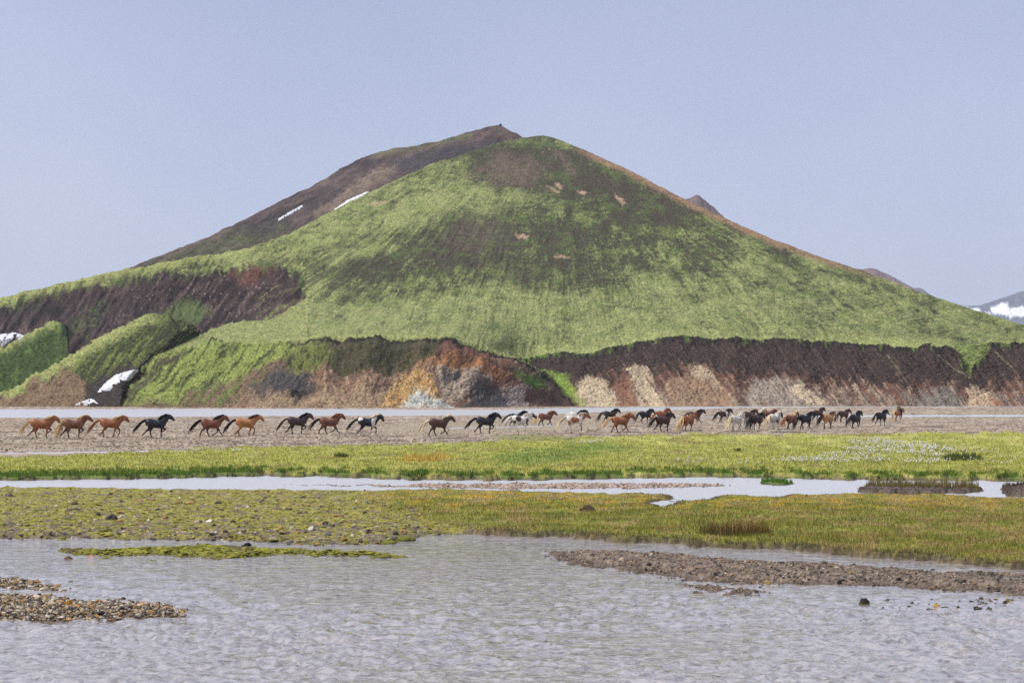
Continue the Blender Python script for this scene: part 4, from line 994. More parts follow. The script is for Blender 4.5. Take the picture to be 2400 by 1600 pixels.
pebbles('gravel', 'stones of the wide gravel plain behind the meadow', 24000, (-400, 2800, 978, 1062), lambda x, y, r: (at_grid(meadow, x, y) < .3) & (at_grid(land, x, y) > .02), lambda x, y, r: lg(r, len(x), .036, .4).clip(.018, .10), 811, (OV, OF), [.16, .30, .08, .24, .10, .02, .02, .04, .02, .02], 1.1)
pebbles('gravel', 'reddish pebbles of the gravel spit in the middle stream', 3000, (640, 1730, 1130, 1147), lambda x, y, r: at_grid(isl['mid_gravel'], x, y) > .02, lambda x, y, r: lg(r, len(x), .022, .35), 813, (OV, OF), [.1, .3, .04, .26, .14, .04, .04, .04, .02, .02], 1.2)
pebbles('gravel', 'small stones breaking the surface at the right river edge', 260, (2060, 2460, 1400, 1428), lambda x, y, r: fbm(x / 60, y / 5, 815, 3) + .5 * soft([(2060, 1404), (2200, 1404), (2240, 1412), (2080, 1412)], x, y, 3) > .18, lambda x, y, r: lg(r, len(x), .017, .45).clip(.008, .05), 817, (IV, IF), [.2, .1, .35, .05, .0, .05, .05, .1, .0, .1], .8, .3)
# moss cushions
def moss():
    r = np.random.default_rng(821); n = 24000
    x = r.uniform(-600, 1150, n); y = r.uniform(1140, 1310, n)
    m1 = (at_grid(mossy, x, y) > .5) & (at_grid(land, x, y) > .1) & (fbm(x / 45, y / 6, 345, 5, .65) + .3 * sst(1215, 1255, y) + .25 * r.standard_normal(n) < .15); m2 = at_grid(isl['moss'], x, y) > .04
    k = m1 | m2; x, y = x[k], y[k]
    X, Y = gnd(x, y); s = lg(r, len(x), .024, .5).clip(.008, .09)
    c = np.array((0.25, 0.225, 0.045)) * (1 + .45 * fbm(x / 25, y / 5, 823, 3))[:, None] * (1 + .2 * r.standard_normal((len(x), 1)).clip(-2, 2))
    c = mixc(c, (0.11, 0.12, 0.03), (r.uniform(0, 1, len(x)) < .3) * 1.0)
    V, F, cc = scatter((OV, OF), np.stack([X, Y, at_grid(gz, x, y)], -1), s, c, 825, (1.3, 1.3, .36), .35)
    link('moss', mesh_from('moss', V, F, cc), mat_vcol('yellow_moss', .95, .05), kind='stuff', label='yellow green moss cushions on the mud flats')
moss()

# single stones and clods one can point at
M_STONE = {}
def stone(name, label, cat, px, py, w_px, h_px, colr, seed, group=None, sub=2, top=None, depth=.8, blunt=1.0):
    X, Y = gnd(px, py); X, Y = float(X), float(Y); s = Y / FPX
    w, h = w_px * s / 2, h_px * s
    bm = bmesh.new(); bmesh.ops.create_icosphere(bm, subdivisions=sub, radius=1)
    rr = np.random.default_rng(seed); off = rr.uniform(0, 50, 2)
    V = np.array([v.co[:] for v in bm.verts])
    q = fbm(V[:, 0] * 1.3 + off[0] + V[:, 2], V[:, 1] * 1.3 + off[1] - V[:, 2] * .7, seed, 3)
    V = V * (1 + .30 * q)[:, None]
    V = np.sign(V) * np.abs(V) ** blunt
    V[:, 0] *= w; V[:, 1] *= w * depth; V[:, 2] = np.where(V[:, 2] > 0, V[:, 2] * h / max(V[:, 2].max(), .2), V[:, 2] * h * .45)
    for v_, c_v in zip(bm.verts, V): v_.co = c_v
    me = bpy.data.meshes.new(name); bm.to_mesh(me); bm.free()
    cc = np.array(colr) * (1 + .3 * fbm(V[:, 0] / (w * .4), V[:, 2] / (w * .4), seed + 3, 3))[:, None]
    if top is not None:
        cc = mixc(cc, top, sst(.35, .1, V[:, 2] / h))
    set_col(me, cc)
    zz = float(gz_at(np.array([px]), np.array([py]))[0][0])
    o = link(name, me, M_PEB, label=label, category=cat)
    o.location = (X, Y, max(zz, -.03))
    if group: o['group'] = group
DK = (0.035, 0.028, 0.026)
stone('river_stone', 'pointed dark boulder with mossy foot standing in the right river', 'stone', 2026, 1414, 28, 19, (0.032, 0.024, 0.021), 901, top=(0.13, 0.12, 0.02))
stone('river_stone', 'ochre yellow stone in the water near the right edge', 'stone', 2196, 1418, 22, 9, (0.36, 0.22, 0.05), 903)
stone('river_stone', 'rounded mossy dark stone by the water stems near the right edge', 'stone', 2317, 1424, 9, 8, (0.05, 0.05, 0.022), 905)
stone('river_stone', 'dark stone at the left of the thin water stems near the right edge', 'stone', 2287, 1425, 8, 5, DK, 907)
stone('river_stone', 'low brown stone in the pebble line close to the right edge', 'stone', 2322, 1408, 14, 8, (0.10, 0.07, 0.045), 909)
stone('river_stone', 'flat yellowish stone at the far right of the pebble line', 'stone', 2364, 1406, 18, 6, (0.22, 0.17, 0.05), 911)
stone('river_stone', 'reddish dark stone alone in the river above the left gravel bar', 'stone', 165, 1363, 15, 7, (0.085, 0.042, 0.032), 913)
stone('river_stone', 'small black stone in the water right of the upper left gravel spit', 'stone', 165, 1378, 6, 4, DK, 915)
stone('river_stone', 'black humped stone on the back edge of the moss islet', 'stone', 581, 1283, 17, 9, (0.02, 0.02, 0.02), 917)
stone('river_stone', 'dark stone in the narrow channel above the moss islet', 'stone', 464, 1273, 9, 5, DK, 919)
stone('river_stone', 'orange brown stone in the narrow channel above the moss islet', 'stone', 440, 1272, 9, 4, (0.33, 0.17, 0.07), 921)
stone('river_stone', 'brown boulder in the water at the left tip of the moss islet', 'stone', 160, 1309, 26, 11, (0.12, 0.078, 0.055), 923)
stone('river_stone', 'salmon coloured stone on the lower edge of the moss islet', 'stone', 213, 1302, 18, 7, (0.36, 0.18, 0.10), 925)
stone('river_stone', 'large dark grey stone lying on the mossy flats', 'stone', 262, 1224, 27, 14, (0.055, 0.046, 0.046), 927)
stone('river_stone', 'brown pointed stone on the upper left of the mossy flats', 'stone', 174, 1189, 18, 9, (0.12, 0.075, 0.055), 929)
stone('river_stone', 'pale cream stone beside the large dark grey stone on the flats', 'stone', 288, 1218, 19, 7, (0.42, 0.36, 0.26), 931)
stone('river_stone', 'pink stone in the middle of the mossy flats', 'stone', 330, 1177, 13, 5, (0.34, 0.21, 0.155), 933)
stone('river_stone', 'lilac grey stone on the sandy strip of the mossy flats', 'stone', 338, 1245, 11, 6, (0.19, 0.165, 0.19), 935)
stone('river_stone', 'dark brown hummock stone on the right of the sandy strip', 'stone', 546, 1233, 13, 7, (0.06, 0.042, 0.028), 937)
stone('river_stone', 'white stone on the sandy shore left of the yellow one', 'stone', 497, 1254, 10, 6, (0.52, 0.45, 0.34), 939)
stone('river_stone', 'yellow stone on the sandy shore right of the white one', 'stone', 521, 1255, 8, 5, (0.44, 0.32, 0.14), 941)
stone('river_stone', 'tan stone near the waterline towards the right of the mossy flats', 'stone', 665, 1256, 16, 7, (0.24, 0.16, 0.09), 943)
stone('river_stone', 'small white stone on the shore above the tan stone', 'stone', 644, 1249, 8, 6, (0.50, 0.43, 0.31), 945)
stone('river_stone', 'dark stone on the upper edge of the right gravel bar', 'stone', 1252, 1290, 8, 4, DK, 947)
stone('river_stone', 'black stone near the left of the right gravel bar', 'stone', 1521, 1331, 13, 7, (0.025, 0.022, 0.022), 949)
stone('river_stone', 'big pale stone near the left of the right gravel bar', 'stone', 1459, 1321, 14, 7, (0.42, 0.32, 0.22), 951)
stone('river_stone', 'black stone at the water edge below the right gravel bar', 'stone', 1968, 1367, 13, 8, (0.02, 0.018, 0.02), 953)
stone('river_stone', 'yellowish stone at the lower edge of the right gravel bar', 'stone', 1800, 1368, 14, 7, (0.38, 0.25, 0.08), 955)
stone('river_stone', 'dark rounded stone on the right part of the right gravel bar', 'stone', 2106, 1365, 13, 8, (0.035, 0.03, 0.03), 957)
stone('river_stone', 'dark stone on the rear edge of the right gravel bar', 'stone', 2001, 1327, 12, 6, (0.03, 0.026, 0.026), 959)
stone('river_stone', 'large orange rust stone in the left gravel bar', 'stone', 161, 1427, 18, 13, (0.33, 0.155, 0.03), 961)
stone('river_stone', 'yellow flat stone in the left gravel bar', 'stone', 105, 1418, 13, 8, (0.44, 0.33, 0.12), 963)
stone('river_stone', 'ochre stone on the lower edge of the left gravel bar', 'stone', 224, 1448, 18, 8, (0.42, 0.24, 0.06), 965)
stone('river_stone', 'pale yellow stone left on the left gravel bar', 'stone', 68, 1441, 14, 8, (0.48, 0.36, 0.16), 967)
stone('river_stone', 'pale stone in the middle of the left gravel bar', 'stone', 193, 1439, 13, 9, (0.52, 0.42, 0.26), 969)
stone('river_stone', 'golden lump at the tip of the left gravel bar', 'stone', 427, 1436, 17, 9, (0.34, 0.20, 0.05), 971)
stone('river_stone', 'dark mossy stone on the far edge of the left gravel bar', 'stone', 371, 1415, 11, 8, (0.055, 0.05, 0.025), 973)
stone('river_stone', 'black stone at the left of the left gravel bar', 'stone', 39, 1405, 11, 8, (0.03, 0.03, 0.033), 975)
stone('peat_clod', 'dark peat clod overgrown with moss lying on the near meadow', 'clod', 1378, 1204, 42, 16, (0.055, 0.04, 0.022), 977, None, 3, (0.16, 0.13, 0.04), .8, 1.15)
for i, (a, b, w_, h_, lab) in enumerate(((1062, 1316, 22, 5, 'small moss hummock in the open river right of the moss islet'), (1095, 1327, 16, 4, 'lower of the two moss hummocks in the open river'), (358, 1313, 22, 6, 'moss hummock just below the middle of the moss islet'), (248, 1308, 30, 7, 'moss hummock below the left part of the moss islet'),
                                         (408, 1309, 26, 5, 'flat moss hummock below the moss islet between its neighbours'), (562, 1304, 34, 7, 'long moss hummock below the right half of the moss islet'), (905, 1273, 38, 8, 'mossy lump in the water off the right end of the flats'), (950, 1266, 44, 12, 'larger grassy lump at the right corner of the flats'), (146, 1265, 34, 6, 'dark mossy lump at the left shore of the flats'))):
    stone('moss_hummock', lab, 'hummock', a, b, w_, h_, (0.14, 0.145, 0.026), 981 + i * 2, 'moss hummocks in the river', 3, (0.06, 0.055, 0.02), .9)
# boulders on the summit
def cairn(px, label, rows):
    ci = np.argmin(np.abs(bx - px)); o = BP[-1, ci]
    root = bpy.data.objects.new('summit_cairn', None); col.objects.link(root); root.location = o; root['label'] = label; root['category'] = 'cairn'
    for i, (dx, dz, s) in enumerate(rows):
        bm = bmesh.new(); bmesh.ops.create_icosphere(bm, subdivisions=1, radius=1)
        rr = random.Random(i)
        for v_ in bm.verts: v_.co *= rr.uniform(.75, 1.2)
        me = bpy.data.meshes.new('rock'); bm.to_mesh(me); bm.free()
        set_col(me, np.tile((0.06, 0.05, 0.05), (len(me.vertices), 1)))
        k = link('rock', me, M_PEB, root); k.scale = (s, s, s * .8); k.location = (dx, 0, dz)
cairn(1172, 'small rock pile on the top of the dark mountain behind', [(-.5, .1, .55), (.4, .1, .5), (-.1, .6, .5)])
# ------------------------------------------------------------------ horses
def ring_tube(pts, radii, segs=12):
    """lofted tube in the horse's own frame: pts (n,3), radii (n,2) = (sideways, in the plane of travel)"""
    pts = np.asarray(pts, float); radii = np.asarray(radii, float); n = len(pts)
    V = []; t = np.gradient(pts, axis=0)
    for i in range(n):
        d = t[i] / max(np.linalg.norm(t[i]), 1e-6)
        side_ = np.array((0, 1.0, 0)); side_ -= d * side_.dot(d); side_ /= max(np.linalg.norm(side_), 1e-6)
        up_ = np.cross(d, side_)
        for k in range(segs):
            a = 2 * math.pi * k / segs
            V.append(pts[i] + side_ * math.cos(a) * radii[i, 0] + up_ * math.sin(a) * radii[i, 1])
    F = []
    for i in range(n - 1):
        for k in range(segs):
            F.append((i * segs + k, i * segs + (k + 1) % segs, (i + 1) * segs + (k + 1) % segs, (i + 1) * segs + k))
    F.append(tuple(range(segs))[::-1]); F.append(tuple((n - 1) * segs + k for k in range(segs)))
    return V, F

def fuse(parts, voxel, smooth=6, name='body'):
    """one continuous skin over overlapping lofts"""
    V, F = [], []
    for v_, f_ in parts:
        o = len(V); V += [tuple(p) for p in v_]; F += [tuple(i + o for i in q) for q in f_]
    me = bpy.data.meshes.new(name); me.from_pydata(V, [], F); me.update()
    bm = bmesh.new(); bm.from_mesh(me); bmesh.ops.recalc_face_normals(bm, faces=bm.faces); bm.to_mesh(me); bm.free()
    o = bpy.data.objects.new('tmp', me); col.objects.link(o)
    m = o.modifiers.new('r', 'REMESH'); m.mode = 'VOXEL'; m.voxel_size = voxel; m.use_smooth_shade = True
    m2 = o.modifiers.new('s', 'SMOOTH'); m2.iterations = smooth; m2.factor = .45
    dg = bpy.context.evaluated_depsgraph_get(); ev = o.evaluated_get(dg)
    out = bpy.data.meshes.new_from_object(ev, preserve_all_data_layers=False, depsgraph=dg)
    bpy.data.objects.remove(o); bpy.data.meshes.remove(me)
    out.name = name
    return out

def seg(p, L, deg, dy=0.0):
    a = math.radians(deg); return (p[0] + L * math.sin(a), p[1] + dy, p[2] - L * math.cos(a))
def fore(sx, a1, a2, a3):
    sh = (0.46, .13 * sx, .98); el = (0.37, .155 * sx, .77)
    kn = seg(el, .33, a1, -.02 * sx); fe = seg(kn, .26, a2, -.01 * sx); pa = seg(fe, .10, a3); ho = seg(pa, .075, a3 * .6)
    mid = tuple((np.array(el) * .5 + np.array(kn) * .5)); cm_ = tuple((np.array(kn) * .5 + np.array(fe) * .5))
    return [sh, el, mid, kn, cm_, fe, pa, ho], [(.10, .17), (.085, .125), (.06, .075), (.045, .052), (.033, .038), (.038, .044), (.036, .042), (.052, .062)]
def hind(sx, b1, b2, b3, b4):
    hp = (-.50, .13 * sx, 1.06); st = seg(hp, .31, b1, .02 * sx); hk = seg(st, .36, b2, -.03 * sx); fe = seg(hk, .30, b3); pa = seg(fe, .10, b4); ho = seg(pa, .075, b4 * .6)
    m1 = tuple(np.array(st) * .5 + np.array(hk) * .5); m2 = tuple(np.array(hk) * .5 + np.array(fe) * .5)
    return [hp, st, m1, hk, m2, fe, pa, ho], [(.165, .265), (.135, .185), (.078, .10), (.046, .062), (.035, .043), (.04, .046), (.037, .043), (.054, .064)]
# leg angles from the vertical, forward positive: near fore, off fore, near hind, off hind
POSES = {
    'lift': ((-6, -6, 18), (62, -52, -80), (34, -22, 10, 22), (12, -48, -42, -60)),
    'lift2': ((60, -45, -75), (-10, -9, 15), (14, -46, -38, -55), (32, -24, 8, 22)),
    'reach': ((8, -52, -80), (33, 27, 40), (2, -46, -26, 5), (46, -14, 16, 32)),
    'reach2': ((34, 26, 40), (6, -48, -78), (48, -12, 14, 30), (0, -48, -30, 0)),
    'pass': ((-20, -20, 8), (48, -12, -18), (22, -34, 2, 20), (30, -38, -40, -55)),
    'pass2': ((46, -6, -10), (-22, -20, 8), (28, -36, -42, -55), (20, -36, -2, 18)),
    'walk': ((-14, -16, 12), (30, 2, 10), (8, -44, -18, 8), (42, -18, 6, 25)),
}
FIELD = {}
def horse_body(pose, neck, headt):
    key = (pose, neck, headt)
    if key in FIELD: return FIELD[key]
    nf, of, nh, oh = POSES[pose]
    T = [(-.82, 1.13, .07, .09), (-.78, 1.13, .16, .18), (-.66, 1.12, .245, .265), (-.50, 1.10, .275, .29), (-.30, 1.05, .275, .275), (-.08, 1.0, .285, .28), (.14, .995, .285, .30), (.32, 1.04, .255, .315), (.46, 1.065, .215, .29), (.60, 1.08, .16, .22), (.68, 1.08, .09, .13)]
    parts = [ring_tube([(a, 0, b) for a, b, _, _ in T], [(c * 1.06, d * 1.09) for _, _, c, d in T], 16)]
    na = math.radians(neck); L = .68
    b0 = np.array((.40, 0, 1.12)); dirn = np.array((math.cos(na), 0, math.sin(na)))
    q = [b0, b0 + dirn * L * .25, b0 + dirn * L * .5 + np.array((0, 0, .015)), b0 + dirn * L * .78 + np.array((0, 0, .02)), b0 + dirn * L + np.array((.01, 0, .0))]
    parts.append(ring_tube(q, [(.18, .29), (.15, .255), (.125, .22), (.102, .18), (.085, .14)], 12))
    poll = q[-1]; ha = math.radians(headt); hd = np.array((math.cos(ha), 0, -math.sin(ha)))
    hp_ = [poll - hd * .07 + np.array((0, 0, .02)), poll + hd * .06, poll + hd * .18, poll + hd * .33, poll + hd * .45, poll + hd * .50]
    parts.append(ring_tube(hp_, [(.065, .10), (.10, .148), (.10, .148), (.072, .108), (.066, .088), (.045, .058)], 12))
    for sx in (1, -1):
        e0 = poll + np.array((-.02, .05 * sx, .07)); e1 = e0 + np.array((-.02, .03 * sx, .12))
        parts.append(ring_tube([e0, e0 * .4 + e1 * .6, e1], [(.032, .028), (.026, .02), (.008, .008)], 8))
    ends = []
    for f, ang_, sx in ((fore, nf, -1), (fore, of, 1), (hind, nh, -1), (hind, oh, 1)):
        p, r = f(sx, *ang_); parts.append(ring_tube(p, np.array(r) * np.array([1.08, 1.1, 1.15, 1.2, 1.25, 1.2, 1.2, 1.1])[:, None], 10)); ends.append(p[-1][2])
    me = fuse(parts, .035, 3, 'body')
    co = np.zeros(len(me.vertices) * 3, np.float32); me.vertices.foreach_get('co', co); co = co.reshape(-1, 3)
    FIELD[key] = (me, co, float(co[:, 2].min()), q, poll, hd)
    return FIELD[key]

def strands(roots, dirs, length, width, segs=4, droop=.5, seed=0, flare=1.0):
    """hair as many narrow tapering ribbons with thickness; roots (n,3), dirs (n,3)"""
    r = np.random.default_rng(seed); V = []; F = []
    for p, d in zip(roots, dirs):
        L = length * r.uniform(.7, 1.2); p = np.array(p, float) + r.normal(0, .012, 3); d = np.array(d, float) + r.normal(0, .16 * flare, 3); d /= np.linalg.norm(d)
        pts = []
        for i in range(segs + 1):
            t = i / segs; pts.append(p + d * L * t + np.array((0, 0, -droop * L * t * t)))
        w = [(width * (1 - .75 * (i / segs) ** 1.5), width * .8 * (1 - .7 * (i / segs))) for i in range(segs + 1)]
        v_, f_ = ring_tube(pts, w, 5); o = len(V); V += [tuple(x) for x in v_]; F += [tuple(i + o for i in q) for q in f_]
    return V, F

M_COAT = mat_vcol('horse_coat', .45, .35)
M_HAIR = mat_vcol('horse_hair', .7, .25)
M_EYE = mat_plain('horse_eye', (0.01, 0.008, 0.007), .15, .5, .2)
bm = bmesh.new(); bmesh.ops.create_icosphere(bm, subdivisions=2, radius=.024); EYE = bpy.data.meshes.new('eye'); bm.to_mesh(EYE); bm.free(); EYE.materials.append(M_EYE)
COAT = {'chestnut': ((0.27, 0.098, 0.040), (0.17, 0.06, 0.03)), 'light': ((0.36, 0.155, 0.058), (0.17, 0.065, 0.03)), 'liver': ((0.085, 0.042, 0.030), (0.045, 0.025, 0.02)), 'brownchest': ((0.155, 0.062, 0.034), (0.06, 0.03, 0.02)),
        'bay': ((0.165, 0.058, 0.033), (0.014, 0.011, 0.011)), 'darkbay': ((0.068, 0.033, 0.026), (0.013, 0.010, 0.011)), 'black': ((0.020, 0.018, 0.024), (0.010, 0.009, 0.011)), 'brownblack': ((0.045, 0.029, 0.026), (0.012, 0.010, 0.010)),
        'white': ((0.60, 0.55, 0.48), (0.42, 0.35, 0.28)), 'buckskin': ((0.44, 0.225, 0.085), (0.12, 0.06, 0.03)), 'cream': ((0.55, 0.42, 0.25), (0.4, 0.28, 0.16))}
HAIRC = {'flax': (0.58, 0.40, 0.20), 'black': (0.012, 0.010, 0.012), 'red': (0.27, 0.11, 0.045), 'white': (0.66, 0.60, 0.50), 'brown': (0.055, 0.032, 0.024), 'pale': (0.64, 0.52, 0.33)}
WHITE = np.array((0.64, 0.60, 0.55))

def paint(co, coat, pinto, seed):
    c0, c1 = [np.array(v_) for v_ in COAT[coat]]
    n = fbm(co[:, 0] * 3 + seed, co[:, 2] * 3 + co[:, 1] * 2, 900 + seed, 3)
    c = np.tile(c0, (len(co), 1)) * (1 + .22 * n)[:, None]
    leg = sst(.66, .42, co[:, 2]); c = mixc(c, c1, leg * .9)
    muz = sst(1.24, 1.36, co[:, 0]); c = mixc(c, c1 * .8, muz * .6)
    x, z = co[:, 0], co[:, 2]
    xx = x + .05 * fbm(x * 6, z * 6, 910 + seed, 3); zz = z + .05 * fbm(x * 6 + 9, z * 6, 912 + seed, 3)
    def blob(cx, cz, rx, rz): return sst(1.15, .9, np.hypot((xx - cx) / rx, (zz - cz) / rz))
    dk = c.copy()
    if pinto == 'belt_neck':       # black with white shoulder belt, croup blaze and part of the legs
        m = np.maximum(blob(.36, 1.02, .16, .42), blob(-.66, 1.28, .22, .14)); m = np.maximum(m, blob(.52, 1.36, .10, .22)); m = np.maximum(m, sst(.5, .4, z) * (co[:, 1] > 0))
        c = mixc(c, WHITE, m)
    elif pinto == 'white_patch':   # white with one dark flank patch and dark head and chest
        m = np.maximum(blob(-.25, 1.08, .24, .24), sst(.92, 1.0, xx)); m = np.maximum(m, blob(.52, .86, .13, .25)); m = np.maximum(m, blob(-.60, .82, .12, .14))
        c = mixc(np.tile(WHITE, (len(co), 1)) * (1 + .1 * n)[:, None], dk, m)
    elif pinto == 'red_white':     # chestnut patch on barrel, chestnut head and neck front, white quarters
        m = np.maximum(blob(-.10, 1.02, .36, .26), sst(.62, .74, xx + .25 * (1.35 - zz))); m = np.maximum(m, blob(-.6, .75, .14, .2))
        c = mixc(np.tile(WHITE, (len(co), 1)) * (1 + .1 * n)[:, None], dk, m)
    elif pinto == 'girth':         # dark with a white band behind the shoulder
        c = mixc(c, WHITE, blob(.18, 1.0, .15, .6))
    elif pinto == 'black_head':    # white with black head, some black below
        m = np.maximum(sst(.78, .9, xx), blob(.0, .72, .22, .14)); c = mixc(np.tile(WHITE, (len(co), 1)) * (1 + .1 * n)[:, None], dk, m)
    elif pinto == 'white_rear':    # white quarters, dark forehand
        c = mixc(c, WHITE, np.maximum(blob(-.55, 1.1, .42, .40), blob(.45, 1.35, .2, .14)))
    hoof = sst(.10, .06, co[:, 2] - co[:, 2].min()); c = mixc(c, (0.03, 0.026, 0.024), hoof * .8)
    return c

def horse(label, px, py, length_px, coat, mane, pose='reach', tail=None, pinto=None, neck=38, head=44, ts=.75, scale=None, seed=0, tack=False):
    """px = middle between rump and nose, py = ground row of the hooves, length_px = nose-to-rump length seen in the photo"""
    tail = tail or mane
    body, co, zmin, q, poll, hd = horse_body(pose, neck, head)
    X, Y = gnd(px, py); X, Y = float(X), float(Y)
    ppm = FPX / Y; scale = scale or 1.0
    full = (float(co[:, 0].max()) + .82) * scale * ppm
    th = math.acos(max(.45, min(.99, length_px / full)))
    root = bpy.data.objects.new('horse', None); col.objects.link(root)
    root['label'] = label; root['category'] = 'horse'; root['group'] = 'horses running across the gravel plain'
    # local origin under the trunk; shift so that the visible middle sits at px
    mid = (float(co[:, 0].max()) - .82) / 2 * scale
    X -= mid * math.cos(th); Yc = Y - mid * math.sin(th) * .5
    gzv = float(gz_at(*[np.array([v_]) for v_ in topx(X, Yc)])[0][0])
    root.location = (X, Yc, max(gzv, 0.0) - zmin * scale - .012); root.rotation_euler = (0, 0, th); root.scale = (scale,) * 3
    me = body.copy(); me.name = 'body'
    if 'Col' in me.attributes: me.attributes.remove(me.attributes['Col'])
    set_col(me, paint(co, coat, pinto, seed)); link('body', me, M_COAT, root)
    r = np.random.default_rng(seed + 5)
    # mane: from withers to poll along the crest, blown back
    qa = np.array(q); crest = []
    for t in np.linspace(.18, 1.0, 30):
        i = min(int(t * 4), 3); f = t * 4 - i; p = qa[i] * (1 - f) + qa[i + 1] * f
        wd = np.interp(t, [0, .25, .5, .78, 1], [.29, .255, .22, .18, .14]); d = qa[-1] - qa[0]; d /= np.linalg.norm(d)
        upn = np.array((-d[2], 0, d[0])); crest.append(p + upn * wd * .93)
    crest = np.array(crest); sidey = r.choice([-1, 1], len(crest), p=[.65, .35])
    dirs = np.stack([np.full(len(crest), -.75) + r.normal(0, .15, len(crest)), sidey * r.uniform(.1, .6, len(crest)), np.full(len(crest), .32)], -1)
    V, F = strands(crest, dirs, .36, .062, 3, .6, seed + 7)
    fr = np.array([poll + np.array((.05, yy_, .09)) for yy_ in (-.03, 0, .03)]); V2, F2 = strands(fr, np.tile((.6, 0, -.3), (3, 1)), .2, .03, 3, .6, seed + 9)
    o = len(V); V += V2; F += [tuple(i + o for i in k) for k in F2]
    me = bpy.data.meshes.new('mane'); me.from_pydata(V, [], F); me.update()
    hc = np.array(HAIRC[mane]); set_col(me, hc * (1 + .25 * np.repeat(r.standard_normal(len(V) // 5 + 1), 5)[:len(V), None]).clip(.5, 1.6)); link('mane', me, M_HAIR, root)
    n = 26; roots = np.array([(-.79, r.normal(0, .03), 1.24 + r.normal(0, .03)) for _ in range(n)])
    dirs = np.stack([np.full(n, -ts) + r.normal(0, .05, n), r.normal(0, .07, n), np.full(n, -.30 + .25 * ts)], -1)
    V, F = strands(roots, dirs, .86, .042, 6, .8, seed + 11, .5)
    me = bpy.data.meshes.new('tail'); me.from_pydata(V, [], F); me.update()
    hc = np.array(HAIRC[tail]); set_col(me, hc * (1 + .22 * np.repeat(r.standard_normal(len(V) // 5 + 1), 5)[:len(V), None]).clip(.5, 1.6)); link('tail', me, M_HAIR, root)
    for sx in (1, -1):
        o = link('eye', EYE, None, root); o.location = tuple(poll + hd * .12 + np.array((.02, .078 * sx, .045)))
    if tack:
        V, F = ring_tube([(-.22, 0, 1.31), (-.16, 0, 1.345), (-.02, 0, 1.325), (.14, 0, 1.33), (.22, 0, 1.36)], [(.16, .03), (.21, .035), (.19, .04), (.17, .04), (.08, .03)], 12)
        for sx in (1, -1):
            v_, f_ = ring_tube([(.02, .19 * sx, 1.27), (.04, .285 * sx, 1.10), (.05, .30 * sx, .93)], [(.03, .16), (.02, .17), (.02, .12)], 8); o = len(V); V += v_; F += [tuple(i + o for i in k) for k in f_]
        me = bpy.data.meshes.new('saddle'); me.from_pydata([tuple(v_) for v_ in V], [], F); me.update(); link('saddle', me, mat_plain('saddle_leather', (0.022, 0.015, 0.012), .5, .4, .3), root)
        me = bpy.data.meshes.new('bridle'); V, F = [], []
        for a_r in (.13, .36):
            c0_ = poll + hd * a_r; pts = [c0_ + np.array((math.sin(ha_) * hd[2] * -.0, 0, 0)) + np.array((0, math.cos(ha_) * .088, 0)) + np.array((hd[2], 0, -hd[0])) * -math.sin(ha_) * .125 for ha_ in np.linspace(0, 2 * math.pi, 17)]
            v_, f_ = ring_tube(pts, [(.012, .012)] * 17, 5); o = len(V); V += v_; F += [tuple(i + o for i in k) for k in f_]
        for sx in (1, -1):
            v_, f_ = ring_tube([poll + hd * .38 + np.array((0, .06 * sx, -.02)), np.array((.62, .12 * sx, 1.42)), np.array((.30, .05 * sx, 1.52))], [(.009, .009)] * 3, 5); o = len(V); V += v_; F += [tuple(i + o for i in k) for k in f_]
        me.from_pydata([tuple(v_) for v_ in V], [], F); me.update(); link('bridle', me, mat_plain('bridle_leather', (0.02, 0.014, 0.012), .5, .4, .3), root)
    return root

